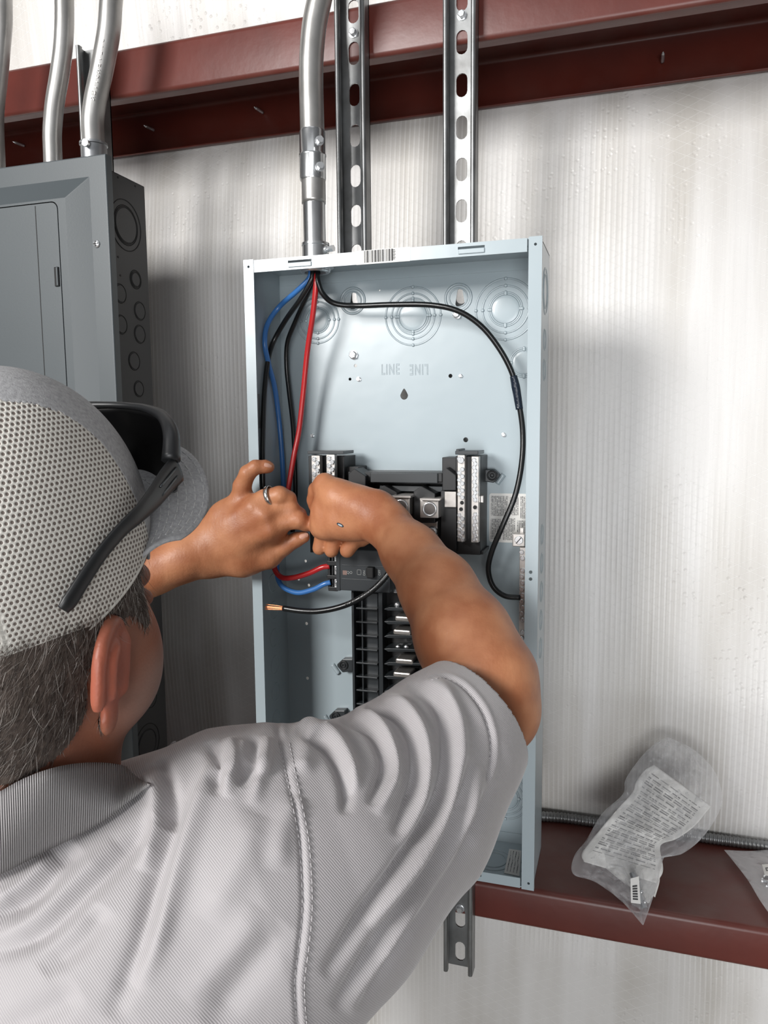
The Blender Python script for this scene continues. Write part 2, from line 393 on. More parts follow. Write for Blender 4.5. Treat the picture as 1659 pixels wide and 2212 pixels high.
# ------------------------------------------------------------ closed charcoal panel on the left
def knock_rings(mb, c, axis, radii, r=0.0005, flat=1.0):
    for R in radii: mb.ring(c, axis, R, r, flat=flat)
lb = empty('breaker_panel', (-0.84, .97, 0.80), 'closed charcoal breaker panel with a hinged door, left behind the man', 'electrical panel')
bx0, bx1, bz0, bz1 = -1.0194, -0.6574, 0.80, 1.8406
mb = MB().box((bx0, .880, bz0), (bx1, .976, bz1)); mb.build('cabinet_box', M_blackbox, lb, bevel=.0015)
# knockouts and holes of the right side
mb = MB(); px = lambda x, y: Vector((bx1, 0, 0))
def sidept(px_, py_):
    w = RM @ np.array([(px_ - 829.5)/F, (py_ - 1106.)/F, 1.]); w = w * (bx1 / w[0]); return Vector((bx1, w[1], w[2] + 1.5))
for (a, b, radii) in ((272, 487, (.0335, .026, .024)), (293, 604, (.0125, .0105)), (260, 634, (.0125,)), (262, 701, (.0125,)), (302, 672, (.0125,)), (302, 722, (.0125,)),
                      (318, 1608, (.030, .022)), (327, 1510, (.0125,)), (330, 1400, (.0125,)), (290, 780, (.0125,)), (300, 840, (.011,))):
    p = sidept(a, b); mb = MB()
    for R in radii: mb.ring(p, (1, 0, 0), R, .00075)
    mb.build('knockout', M_groove, lb, smooth=True)
    MB().lathe(p, (1, 0, 0), [(0, min(radii) - .0012), (.0008, min(radii) - .0018)], 40).build('knockout_disc', M_blackbox, lb)
mb = MB()
for a, b in ((255, 383), (292, 402), (255, 555), (260, 595), (275, 1615)):
    p = sidept(a, b); MB().lathe(p, (1, 0, 0), [(0, .0016), (.0003, .0016)], 12).build('punched_hole', M_groove, lb)
# cover: flat rim, sloped step, raised field, door
cxr = W(240, 600, .872).x; cxl = cxr - 0.40; czt = W(235, 330, .872).z; czb = czt - 1.06
def rectloop(l, r, b, t, y): return [(l, y, b), (r, y, b), (r, y, t), (l, y, t)]
yr = .872; s1 = .026; s2 = .052; up = .011
loops = [rectloop(cxl, cxr, czb, czt, .884), rectloop(cxl, cxr, czb, czt, yr + .001), rectloop(cxl+.001, cxr-.001, czb+.001, czt-.001, yr),
         rectloop(cxl+s1, cxr-s1, czb+s1, czt-s1, yr), rectloop(cxl+s2+.004, cxr-s2-.004, czb+s2, czt-s2, yr-up)]
vs = [p for l in loops for p in l]; fs = []
for i in range(len(loops)-1):
    for k in range(4): fs.append((i*4+k, i*4+(k+1) % 4, (i+1)*4+(k+1) % 4, (i+1)*4+k))
MB().add(vs, fs).build('cover', M_cover, lb, bevel=.0012)
fL, fR, fB, fT = cxl+s2+.004, cxr-s2-.004, czb+s2, czt-s2
dr = W(131, 560, yr-up).x; dt = W(60, 441, yr-up).z
door_hole = rrect(fL+.02, fB+.03, dr, dt, .010)
pl = plate([(fL, fB), (fR, fB), (fR, fT), (fL, fT)], [door_hole], .0016, (0, yr-up+.0008, 0), XX, -ZZ * -1)
pl.build('cover_field', M_cover, lb)
MB().box((fL, yr-up+.006, fB), (fR, yr-up+.007, fT)).build('recess_floor', M_groove, lb)
g = .0014
xd = W(86, 620, yr-up).x
dp = plate(rrect(fL+.02+g, fB+.03+g, dr-g, dt-g, .009), [], .0022, (0, yr-up+.001, 0), XX, ZZ)
door = dp.build('door', M_cover, lb)
MB().box((xd-.0006, yr-up-.0003, fB+.04), (xd+.0006, yr-up+.0002, dt-.0035)).build('door_crease', M_groove, door)
lt = W(124, 598, yr-up)
latch = MB().box((lt.x-.0035, yr-up-.002, lt.z-.0125), (lt.x+.0035, yr-up+.001, lt.z+.0125)).build('latch', M_groove, door, bevel=.0008)
MB().box((lt.x+.0005, yr-up-.0032, lt.z-.0118), (lt.x+.0028, yr-up, lt.z+.0118)).build('latch_tab', M_cover, door, bevel=.0006)
for (a, b) in ((209, 527), (262, 1592)):
    p = W(a, b, yr); mb = MB().lathe(p, (0, -1, 0), [(0, .0052), (.0012, .005), (.0024, .0036), (.0028, .001)], 24)
    o = mb.build('cover_screw', M_zinc, lb, smooth=True)
    MB().box(p + Vector((-.0034, -.0031, -.0005)), p + Vector((.0034, -.0022, .0005))).box(p + Vector((-.0005, -.0031, -.0034)), p + Vector((.0005, -.0022, .0034))).build('drive_recess', M_groove, o)

# ------------------------------------------------------------ conduits
def conduit(pts, ypl, rpx, mname, label, cat='conduit', cps=None, group=None):
    P = [W(a, b, ypl) for a, b in pts]; r = rpx * fwd(P[0]) / F
    root = empty('conduit', P[0], label, cat, group)
    # carry on straight upwards above the frame
    e_ = (P[-1] - P[-2]).normalized(); st_ = (P[-1] - P[-2]).length
    for k in range(4): P.append(P[-1] + e_ * st_); e_ = (e_ + ZZ*.25).normalized()
    MB().tube(P, r, 24, res=8).build('conduit_pipe', mname, root, smooth=True)
    return root, P, r
yc = .925
c3, P3, r3 = conduit([(204, 345), (202, 310), (200, 262), (206, 215), (217, 165), (228, 110), (236, 60), (240, 0)], yc, 23.5, M_emt,
                     'bent grey conduit with raised lettering, rightmost of three above the charcoal panel', group='bent conduits')
c2, P2, r2 = conduit([(115, 365), (114, 335), (113, 285), (118, 225), (128, 165), (136, 105), (139, 50), (139, 0)], yc, 19.5, M_emt,
                     'bent grey conduit, middle of three above the charcoal panel', group='bent conduits')
c1, P1, r1 = conduit([(-8, 390), (-9, 350), (-12, 250), (-4, 170), (2, 100), (6, 50), (6, 0)], yc, 19, M_emt,
                     'bent grey conduit at the left edge, leftmost of three above the charcoal panel', group='bent conduits')
q = P3[1] + Vector((0, 0, -.01))
mb = MB().lathe(q + Vector((0, 0, -.02)), ZZ, [(0, r3*1.16), (.026, r3*1.16), (.027, r3*1.25), (.030, r3*1.25), (.031, r3*1.02)], 32)
cn = mb.build('connector', M_galv, c3, autosm=40)
MB().lathe(q + Vector((.004, -r3*1.1, 0.003)), (0.1, -1, 0), [(0, .003), (.004, .003), (.0045, .005), (.008, .0045)], 14).build('set_screw', M_zinc, cn, autosm=40)
# raised lettering down the bent conduit
txt = 'SILVERSTICK'; A_ = [W(224, 100, yc), W(215, 165, yc), W(204, 222, yc)]
for i, ch in enumerate(txt):
    t = i / (len(txt)-1); a, b = (A_[0], A_[1]) if t < .5 else (A_[1], A_[2]); k = (t*2) % 1 if t < 1 else 1
    c = a.lerp(b, k if t != .5 else 0); d = (A_[2]-A_[0]).normalized()
    nrm = (Vector((0, 0, 1.5)) - c); nrm.z = 0; nrm.normalize(); ctr = Vector((c.x, yc, c.z))
    up_ = nrm.cross(d) * -1
    text_mb(ch, .0095, c + Vector((0.008, -r3*.93, 0)), d * 1, (d.cross(Vector((0, 1, 0)))) * -1, th=.0012).build('raised_letter', M_emt, c3)

yc = .920
C4, P4, r4 = conduit([(678, 440), (677, 380), (675, 300), (673.5, 240), (672, 175), (673, 120), (679, 55), (690, 0)], yc, 26, M_emt,
                     'large bent conduit entering the top of the open grey panel through a coupling')
lowx = W(678.5, 450, yc).x; ztop = 1.705
rp = r4 * .93
MB().lathe((lowx, yc, ztop + .004), ZZ, [(0, rp), (W(678, 390, yc).z - ztop, rp)], 32).build('straight_pipe', M_pipe, C4, autosm=40)
za, zb_, zm = W(678, 390, yc).z, W(675, 283, yc).z, W(676, 333, yc).z; xa, xb = W(676, 385, yc).x, W(674.5, 290, yc).x
R5 = r4 * 1.09
mb = MB(); ax = Vector((xb-xa, 0, zb_-za)); Ln = ax.length
mb.lathe((xa, yc, za), ax, [(0, R5*.97), (.002, R5), (Ln*.5-.002, R5), (Ln*.5-.001, R5*1.03), (Ln*.5+.001, R5*1.03), (Ln*.5+.002, R5*.98), (Ln-.002, R5*.98), (Ln, R5*.94)], 36)
cp = mb.build('coupling', M_pipe, C4, autosm=40)
for (a, b) in ((690, 304), (691, 360)):
    p = W(a, b, yc - R5*.9); d = Vector((.55, -.85, 0))
    mb = MB().lathe(p - d*.002, d, [(0, .0055), (.003, .0055), (.0032, .0038), (.006, .0036)], 16)
    mb.lathe(p + d*.002, d, [(0, .0042), (.0045, .0042)], hexa=True)
    mb.build('set_screw', M_zinc, cp, autosm=35)
mb = MB().lathe((lowx+.001, yc, ztop), ZZ, [(0, R5*1.02), (.020, R5*1.02), (.0205, R5*1.06), (.0235, R5*1.06), (.024, rp)], 36)
cn = mb.build('connector', M_pipe, C4, autosm=40)
p = Vector((lowx + R5*.95, yc - .004, ztop + .014)); d = Vector((1, -.25, .05))
mb = MB().lathe(p, d, [(0, .0045), (.004, .0045), (.0042, .003), (.0085, .003)], 16); mb.lathe(p + d*.0078, d, [(0, .0042), (.0045, .0042)], hexa=True)
mb.build('set_screw', M_zinc, cn, autosm=35)
mb = MB().lathe((lowx, yc, ztop - .002), -ZZ, [(0, .0235), (.004, .0235), (.0045, .0185), (.006, .0185), (.0065, .0195), (.008, .0178), (.0085, .019), (.010, .0175), (.0100, .0135), (.002, .0135)], 40, cap=False)
mb.build('locknut', M_zinc, C4, autosm=30)

# ------------------------------------------------------------ open grey panel
PX0, PX1, PZ0, PZ1, PF, PB = -.4545, -.0927, .947, 1.7055, .876, .9745
pan = empty('panel_enclosure', ((PX0+PX1)/2, PB, PZ0), 'open grey steel electrical panel box with cover removed', 'electrical panel')
t = .0013; in_ = .0016
def bp(a, b): p = W(a, b, PB - t); return (p.x, p.z)
holes = []
for a, b, r in ((768, 790, .0022), (756, 819, .0020), (973, 812, .0026), (1006, 950, .0032), (660, 1212, .0020), (645, 1251, .0020), (667, 1264, .0020),
                (662, 1347, .0022), (664, 1465, .0022), (820, 627, .0010)):
    p = bp(a, b); holes.append(circ(p[0], p[1], r, 14))
# teardrop, keyholes
p = bp(873, 852); holes.append([(p[0] + .0052*math.sin(a)*(1 if math.cos(a) < 0 else (1-math.cos(a)*.55)), p[1] - .001 + (.0058 if math.cos(a) < 0 else .0085)*math.cos(a)) for a in [2*math.pi*i/24 for i in range(24)]])
for a, b in ((763, 655), (992, 648)):
    p = bp(a, b); k = slot(p[0] + .001, p[1] + .003, .0035, .011); holes.append([(q0 + (.0025 if q1 < p[1]-.002 and q0 > p[0] else (-.0025 if q1 < p[1]-.002 else 0)), q1) for q0, q1 in k])
bpm = plate([(PX0+in_, PZ0+in_), (PX1-in_, PZ0+in_), (PX1-in_, PZ1-in_), (PX0+in_, PZ1-in_)], holes, t, (0, PB - t/2, 0), XX, ZZ)
back = bpm.build('back_plate', M_grey, pan)
MB().box((PX0+in_, PF+.002, PZ0+.001), (PX0+in_+t, PB, PZ1-.001)).build('left_wall', M_grey, pan)
MB().box((PX1-in_-t, PF+.002, PZ0+.001), (PX1-in_, PB, PZ1-.001)).build('right_wall', M_grey, pan)
MB().box((PX0+in_, PF+.002, PZ1-.001-t), (PX1-in_, PB, PZ1-.001)).box((PX0+.004, PB-t-.0012, PZ1-.016), (PX1-.004, PB-t, PZ1-.001)).build('top_wall', M_grey, pan)
MB().box((PX0+in_, PF+.002, PZ0+.001), (PX1-in_, PB, PZ0+.001+t)).box((PX0+.004, PB-t-.0012, PZ0), (PX1-.004, PB-t, PZ0+.016)).build('bottom_wall', M_grey, pan)
fw = .0137
for xl, xr, hz in ((PX0, PX0+fw, 1), (PX1-fw-.001, PX1, 0)):
    hs = [circ((xl+xr)/2, PZ1-.0085, .0016, 14), circ((xl+xr)/2 + .001, PZ0+.0085, .0016, 14)]
    if not hz: hs += [circ((xl+xr)/2-.001, W(1148, yy, PF).z, .0020, 14) for yy in (1236, 1251)]
    o = plate([(xl, PZ0), (xr, PZ0), (xr, PZ1), (xl, PZ1)], hs, .0014, (0, PF+.0007, 0), XX, ZZ).build('front_flange', M_grey, pan)
    MB().box(((xl if hz else xr-.0012), PF+.0006, PZ0), ((xl+.0012 if hz else xr), PF+.006, PZ1)).build('flange_return', M_grey, o)
def tslot(a, b, za_): return [(a, za_-.0016), (b, za_-.0016), (b, za_+.0012), (a, za_+.0012)]
s1a, s1b = W(622, 570, PF).x, W(673, 570, PF).x; s2a, s2b = W(989, 540, PF).x, W(1047, 540, PF).x
top = plate([(PX0+fw+.0006, PZ1-.0158), (PX1-fw-.0026, PZ1-.0158), (PX1-fw-.0026, PZ1-.0012), (PX0+fw+.0006, PZ1-.0012)],
            [tslot(s1a, s1b, PZ1-.0062), tslot(s2a, s2b, PZ1-.0062)], .0014, (0, PF+.0007, 0), XX, ZZ).build('front_flange', M_grey, pan)
for q0_, q1_ in ((s1a, s1b), (s2a, s2b)): MB().box((q0_+.0006, PF-.0016, PZ1-.0132), (q1_, PF+.0004, PZ1-.0078)).build('cover_tab', M_grey, top, bevel=.0007)
bot = plate([(PX0+fw+.0006, PZ0+.001), (PX1-fw-.0026, PZ0+.001), (PX1-fw-.0026, PZ0+.0135), (PX0+fw+.0006, PZ0+.0135)],
            [tslot(W(985, 1897, PF).x, W(1040, 1900, PF).x, PZ0+.0085)], .0014, (0, PF+.0007, 0), XX, ZZ).build('front_flange', M_grey, pan)
# knockouts pressed into the back
def bk(a, b, radii, lug=True, dome=True):
    p = W(a, b, PB-t-.0002); mb = MB()
    for i, R in enumerate(radii):
        mb.ring(p, (0, -1, 0), R, .0011, 56, 6, .5)
        if lug:
            for k in range(4):
                an = math.pi/2*k; q = p + Vector((math.cos(an)*R, -.0004, math.sin(an)*R)); mb.lathe(q, (0, -1, 0), [(0, .0022), (.0008, .0018), (.0011, .0008)], 10)
    if dome:
        Rm = radii[-1]; mb.lathe(p, (0, -1, 0), [(.0001, Rm*.97), (.0006, Rm*.9), (.0009, Rm*.7), (.0011, Rm*.3), (.0011, .0005)], 40)
    mb.build('knockout', M_grey, pan, smooth=True)
bk(892, 683, (.0365, .0285, .0225, .0195)); bk(1092, 668, (.0370, .0285, .0205, .0185)); bk(686, 692, (.030, .024, .0165))
bk(1132, 783, (.0175, .0155)); bk(1092, 1722, (.030, .0235, .0175)); bk(700, 1640, (.030, .02)); bk(900, 1735, (.03, .022)); bk(1125, 1640, (.0135, .0125))
for a, b in ((762, 650), (990, 643)):
    p = W(a, b, PB-t-.0001)
    MB().ring(p, (0, -1, 0), .0165, .0016, 48, 6, .6).ring(p, (0, -1, 0), .0115, .0010, 48, 6, .6).build('keyhole_dimple', M_grey, pan, smooth=True)
# knockouts on the other walls
for (x, y, R) in ((-.36, .93, .012), (-.31, .925, .011), (-.25, .925, .014), (-.20, .925, .011), (-.15, .93, .012), (-.12, .92, .010)):
    MB().ring((x, y, PZ1-.001-t-.0001), ZZ, R, .0009).build('knockout', M_grey, pan, smooth=True)
for (x, y, rs) in ((-.20, .925, (.026, .019)), (-.15, .925, (.024, .017)), (-.115, .92, (.010,)), (-.26, .925, (.022,))):
    mb = MB(); [mb.ring((x, y, PZ0+.001+t+.0001), ZZ, R, .0009) for R in rs]; mb.build('knockout', M_grey, pan, smooth=True)
for k in range(9):
    MB().ring((PX0+in_+t, .93, 1.33 - .038*k), XX, .012, .0008).build('knockout', M_grey, pan, smooth=True)
for (z, rs) in ((1.655, (.026, .019)), (1.60, (.012,)), (1.565, (.012,)), (1.37, (.012,)), (1.335, (.012,)), (1.30, (.012,)), (1.265, (.012,)), (1.23, (.012,))):
    mb = MB(); [mb.ring((PX1-in_, .93, z), XX, R, .0009) for R in rs]; mb.build('knockout', M_grey, pan, smooth=True)
# embossed lettering
up1 = W(843, 799, PB-t-.0002); up2 = W(905, 797, PB-t-.0002)
text_mb('LINE', .0190, up1, XX*.56, ZZ, outline=.0005, space=1.22).build('embossed_lettering', M_grey, back)
text_mb('LINE', .0190, up2, -XX*.56, -ZZ, outline=.0005, space=1.22).build('embossed_lettering', M_grey, back)
# mounting screws
for a, b, r in ((764, 767, .0052), (987, 680, .0045), (775, 819, .0028), (1088, 939, .0024), (675, 941, .0022), (995, 812, .0022)):
    p = W(a, b, PB-t); mb = MB().lathe(p, (0, -1, 0), [(0, r*1.15), (.001, r*1.15), (.0012, r*.9), (.0035, r*.85)], 20)
    if r > .004: mb.lathe(p + Vector((0, -.001, 0)), (0, -1, 0), [(0, r), (.0045, r), (.0052, r*.8)], hexa=True)
    mb.build('mounting_screw', M_zinc, pan, autosm=35)
# labels
M_paper = mat('label_paper', (222, 220, 216), 0.55)
M_ink = mat('label_ink', (34, 34, 36), 0.6)
def label_mat(name, dx, dz, base, horizontal=True):
    m = mat(name, base, 0.5); b = m.node_tree.nodes['Principled BSDF']
    tc = N_(m, 'ShaderNodeTexCoord'); sep = N_(m, 'ShaderNodeSeparateXYZ'); L_(m, tc.outputs['UV'], sep.inputs[0]) if False else L_(m, tc.outputs['Object'], sep.inputs[0])
    a, c = (sep.outputs[2], sep.outputs[0]) if horizontal else (sep.outputs[0], sep.outputs[2])
    row = math_(m, 'GREATER_THAN', math_(m, 'SINE', math_(m, 'MULTIPLY', a, 2*math.pi/dz)), 0.1)
    n = N_(m, 'ShaderNodeTexNoise', i_Scale=1.0, i_Detail=1.0); mp = N_(m, 'ShaderNodeMapping'); mp.inputs['Scale'].default_value = (1/dx, 1/dx, 1.2/dz) if horizontal else (1.2/dz, 1/dx, 1/dx)
    L_(m, tc.outputs['Object'], mp.inputs[0]); L_(m, mp.outputs[0], n.inputs['Vector'])
    f = math_(m, 'MULTIPLY', row, math_(m, 'GREATER_THAN', n.outputs['Fac'], 0.42))
    mx = N_(m, 'ShaderNodeMix', data_type='RGBA'); mx.inputs['A'].default_value = lin(base); mx.inputs['B'].default_value = lin((70, 70, 72)); L_(m, f, mx.inputs['Factor'])
    L_(m, mx.outputs['Result'], b.inputs['Base Color']); return m
M_lab = label_mat('warning_label_print', .0012, .0020, (206, 204, 200), horizontal=False)
a, b2 = W(770, 556, PF).x, W(886, 556, PF).x
bl = MB().box((a, PF-.0003, PZ1-.0162), (b2, PF, PZ1-.0004)).build('barcode_label', M_paper, pan)
mb = MB(); rnd = random.Random(3); x = W(787, 556, PF).x; xe = W(846, 556, PF).x
while x < xe:
    w = rnd.choice((.0005, .0008, .0013, .0018)); mb.box((x, PF-.0005, PZ1-.0145), (x+w, PF-.0003, PZ1-.001)); x += w + rnd.choice((.0005, .0007, .0012))
for k in range(7): mb.box((xe+.001, PF-.0005, PZ1-.013+.0017*k), (xe+.0042+.0006*(k % 2), PF-.0003, PZ1-.0122+.0017*k))
mb.build('printed_bars', M_ink, bl)
p0, p1 = W(1057, 1120, PB-t-.0003), W(1146, 1120, PB-t-.0003); zt, zb = W(1100, 1066, PB-t).z, W(1100, 1172, PB-t).z
wl = plate(rrect(p0.x, zb, p1.x, zt, .003), [], .0004, (0, PB-t-.0004, 0), XX, ZZ).build('warning_label', M_paper, pan)
mb = MB()
for k, (u0, u1, v0, v1) in enumerate(((.04, .46, .54, .95), (.5, .72, .56, .93), (.75, .97, .5, .95), (.04, .3, .06, .48), (.34, .64, .05, .5), (.67, .95, .08, .46))):
    mb.box((p0.x+(p1.x-p0.x)*u0, PB-t-.0007, zb+(zt-zb)*v0), (p0.x+(p1.x-p0.x)*u1, PB-t-.0006, zb+(zt-zb)*v1))
mb.build('printed_text', M_lab, wl)
def floorpt(a_, b_, z_):
    d = RM @ np.array([(a_-829.5)/F, (b_-1106)/F, 1.]); k = (z_ - 1.5)/d[2]; return Vector(CAM) + Vector(d*k)
q_ = [floorpt(a_, b_, PZ0+.0028) for a_, b_ in ((1089, 1886), (1122, 1893), (1126, 1838), (1100, 1834))]
wl = MB().add(q_ + [v + Vector((0, 0, .0004)) for v in q_], [(3, 2, 1, 0), (4, 5, 6, 7)] + [(i, (i+1) % 4, (i+1) % 4+4, i+4) for i in range(4)]).build('small_label', M_paper, pan)
mb = MB()
for k in range(4):
    u0, u1 = .14+.21*k, .24+.21*k
    v_ = [q_[0].lerp(q_[1], u0), q_[0].lerp(q_[1], u1), q_[3].lerp(q_[2], u1), q_[3].lerp(q_[2], u0)]; c_ = sum(v_, Vector())/4
    mb.add([c_ + (v - c_)*.86 + Vector((0, 0, .0006)) for v in v_], [(0, 1, 2, 3)])
mb.build('printed_text', M_lab, wl)
sl = MB().box((PX0+in_+t, .885, W(558, 925, .89).z), (PX0+in_+t+.0004, .905, W(558, 850, .89).z)).build('side_label', mat('grey_label', (120, 122, 122), .5), pan)

# ------------------------------------------------------------ load centre interior
yB = PB - t
inn = empty('load_centre_interior', W(880, 1300, .955), 'black load centre interior with neutral bars and bus stabs inside the open panel', 'circuit breaker interior')
def bpx(name, m, parent, lst, bevel=.0007):
    mb = MB()
    for q in lst: mb.boxpx(*q)
    return mb.build(name, m, parent, bevel=bevel)
# upper housing
bpx('upper_base', M_plas, inn, [(752, 1020, 975, 1045, .930, yB), (757, 1045, 1000, 1190, .952, yB), (775, 1022, 955, 1040, .925, .94)])
bpx('cross_bar', M_plas2, inn, [(800, 1022, 945, 1043, .922, .935), (820, 1050, 985, 1062, .935, .95)])
bpx('right_housing', M_plas, inn, [(984, 985, 1038, 1198, .926, yB), (955, 988, 986, 1060, .934, yB), (952, 1060, 986, 1190, .92, .95), (1038, 1190, 1044, 1198, .93, yB)])
bpx('left_housing', M_plas, inn, [(668, 985, 745, 1195, .930, yB), (745, 1008, 775, 1040, .94, yB), (752, 1040, 760, 1060, .93, yB)])
bpx('housing_cap', M_plas2, inn, [(983, 974, 1033, 982, .914, .955), (664, 974, 742, 981, .916, .955), (985, 970, 992, 976, .914, .95)])
# pointed barrier walls
for a, b, c_, d in ((812, 1048, 858, 1130), (893, 1050, 940, 1130), (752, 1012, 790, 1070), (955, 1010, 985, 1060)):
    y0 = .915; pts = [W(a, d, y0), W(a, b+12, y0), W((a+c_)/2-6, b, y0), W(c_, b+16, y0), W(c_, d, y0)]
    n = len(pts); vs = [Vector(p) for p in pts] + [Vector((p.x, .95, p.z)) for p in pts]
    MB().add(vs, [tuple(range(n)), tuple(range(n, 2*n))] + [(i, (i+1) % n, (i+1) % n+n, i+n) for i in range(n)]).build('barrier', M_plas, inn, bevel=.001)
# lugs
for a, b in ((927, 1100), (865, 1094)):
    mb = MB().boxpx(a-20, b-19, a+20, b+19, .905, .935); o = mb.build('main_lug', M_alu, inn, bevel=.001)
    p = W(a+1, b, .905); MB().ring(p, (0, -1, 0), .0078, .0016, 32).build('lug_screw', M_zinc, o, smooth=True)
    MB().lathe(p, (0, -1, 0), [(0.0002, .0064), (.0004, .0064)], 24).build('screw_socket', mat('socket_grey', (110, 106, 104), .4, .8), o)
    MB().boxpx(a-20, b-23, a+22, b-19, .898, .94).build('lug_plate', M_alu, o)
for q_ in ((912, 1125, 945, 1160, .925, .94), (960, 1062, 985, 1096, .914, .95), (1003, 1070, 1044, 1086, .928, .932)): bpx('bus_strap', M_alu, inn, [q_])
p = W(934, 1148, .925); MB().lathe(p, (0, -1, 0), [(0, .0072), (.003, .0068), (.004, .004)], 20).build('strap_screw', M_zinc, inn, smooth=True)
# neutral bars
def screwm(r):
    mb = MB().lathe((0, 0, 0), (0, -1, 0), [(0, r), (.0022, r), (.0028, r*.82), (.0028, r*.3), (.0018, .0004)], 14); return mb
def bar(name, a, c_, b0, b1, yf, skip, step=7.6, zig=3.2, n=None, r=.0027, label=None):
    o = MB().boxpx(a, b0, c_, b1, yf, yf+.010).build(name, M_alu, inn, bevel=.0006)
    base = None; k = 0; y = b0 + 8
    if label: o['label'] = label
    while y < b1 - 4:
        if not any(s0 < y < s1 for s0, s1 in skip):
            xx = (a+c_)/2 + (zig if k % 2 else -zig); p = W(xx, y, yf) - Vector((0, 0, 0))
            if base is None:
                mb = screwm(r); me = MB(); me.v = [v + root_loc(o) for v in mb.v]; me.f = mb.f
                base = me.build('terminal_screw', M_zinc, o, autosm=35); base.location = p - root_loc(o)
            else: copy_part(base, p - root_loc(o), o)
        y += step; k += 1
    return o
b1_ = bar('neutral_bar', 988, 1004, 983, 1170, .912, ((998, 1008), (1076, 1112)))
p = W(996, 994, .912); MB().lathe(p, (0, -1, 0), [(0, .0042), (.0022, .004), (.0026, .0035)], 24).build('binding_screw', M_zinc, b1_, autosm=35)
mb = MB(); [mb.lathe(W(u, v, .912), (0, -1, 0), [(.0002, .0024), (.0004, .0024)], 16) for u, v in ((996, 1100), (998, 1086), (1026, 1096))]; mb.build('wire_port', M_groove, b1_)
b2_ = bar('neutral_bar', 1018, 1034, 986, 1172, .914, ((1086, 1104),), 7.8, 1.2)
b3_ = bar('neutral_bar', 674, 692, 984, 1160, .914, (), 8.0, 3.5, r=.0030)
b4_ = bar('neutral_bar', 706, 724, 982, 1160, .914, (), 8.0, 3.5, r=.0030)
bpx('bar_carrier', M_plas, inn, [(1004, 984, 1018, 1190, .928, yB)])
# mounting ears
def ear(a, b, s):
    y0 = yB - .012; pts = [(0, -13), (0, 13), (22, 13), (34, 2), (34, -3), (22, -16)]
    P_ = [W(a + s*u, b - v, y0) for u, v in pts]; n = len(P_)
    vs = P_ + [Vector((p.x, yB, p.z)) for p in P_]
    o = MB().add(vs, [tuple(range(n)), tuple(range(n, 2*n))] + [(i, (i+1) % n, (i+1) % n+n, i+n) for i in range(n)]).build('mounting_ear', M_plas2, inn, bevel=.001)
    p = W(a + s*19, b, y0); MB().ring(p, (0, -1, 0), .0055, .0012, 28).ring(p, (0, -1, 0), .0022, .001, 20).build('ear_boss', M_plas, o, smooth=True)
    q0, q1 = W(a + s*30, b + 18, yB-.001), W(a + s*44, b - 2, yB-.001)
    MB().tube([q0, (q0+q1)/2, q1], .0032, 12, res=4).build('hook', M_grey, pan, smooth=True)
ear(1044, 1027, 1); ear(762, 1437, -1); ear(745, 1548, -1)
# branch section: base, louvres, centre spine, stabs
bpx('branch_base', M_plas, inn, [(762, 1278, 905, 1760, .945, yB), (905, 1278, 1012, 1750, .945, yB)])
bpx('branch_trough', M_plas2, inn, [(785, 1282, 818, 1755, .940, .947), (819, 1280, 828, 1755, .925, .947)])
bpx('trough_wall', M_plas2, inn, [(763, 1280, 767, 1755, .925, .947), (783, 1284, 786, 1755, .932, .947)], .0004)
for k in range(14):
    y = 1314 + 29.6*k
    bpx('fin', M_plas2, inn, [(769, y, 815, y+3, .928, .947)], .0003)
    a0, a1 = 826, 960
    p = [W(a0+3, y+2+(k % 2)*-3, .916), W(a0+14, y-2, .916), W(a1, y+2, .916), W(a1, y+6, .916), W(a0+12, y+5, .916)]
    n = 5; vs = p + [Vector((q.x, .948, q.z)) for q in p]
    MB().add(vs, [tuple(range(n)), tuple(range(n, 2*n))] + [(i, (i+1) % n, (i+1) % n+n, i+n) for i in range(n)]).build('barrier_fin', M_plas2, inn, bevel=.0004)
for a, b, w_, kind in ((866, 1277, 34, 2), (868, 1305, 0, 1), (871, 1337, 36, 0), (867, 1366, 36, 0), (870, 1397, 0, 1), (872, 1429, 36, 0), (867, 1458, 36, 0), (868, 1484, 0, 1)):
    if kind == 1:
        mb = MB(); 
        for dx in (-8, 10): mb.lathe(W(a+dx, b, .93), (0, -1, 0), [(0, .0036), (.006, .0034), (.007, .002)], 14); mb.boxpx(a+dx-4, b-1, a+dx+4, b+10, .927, .94)
        mb.build('bus_clip', M_zinc, inn, autosm=40)
    else: MB().boxpx(a-w_/2, b-5, a+w_/2+2, b+6, .915, .94).build('bus_stab', M_alu if kind == 0 else M_zinc, inn, bevel=.002)
# main breaker
brk = empty('main_breaker', W(775, 1235, .93), 'charcoal main breaker below the hands with red and blue wires entering it', 'circuit breaker')
yk = .899
bpx('breaker_body', M_plas2, brk, [(728, 1188, 842, 1278, yk, .95)], .0012)
bpx('breaker_ridge', M_plas2, brk, [(738, 1222, 838, 1223.5, yk-.0006, .9), (738, 1252, 838, 1253, yk-.0004, .9), (726, 1196, 734, 1276, yk-.001, .94), (842, 1246, 850, 1280, .91, .95)], .0003)
bpx('terminal_frame', M_plas, brk, [(708, 1188, 728, 1196, .904, .95), (706, 1212, 729, 1222, .903, .95), (706, 1243, 729, 1251, .903, .95), (709, 1268, 729, 1277, .903, .95), (708, 1190, 713, 1275, .906, .95), (716, 1190, 720, 1275, .907, .95)], .0006)
for y in (1204, 1233, 1261):
    o = bpx('terminal_clamp', M_zinc, brk, [(722, y-10, 733, y+9, .905, .93)])
    MB().lathe(W(728, y-3, .905), (0, -1, 0), [(0, .0028), (.0015, .0026), (.002, .001)], 14).build('clamp_screw', M_zinc, o, smooth=True)
bpx('toggle', M_groove, brk, [(791, 1226, 806, 1250, yk-.008, .91)], .0015)
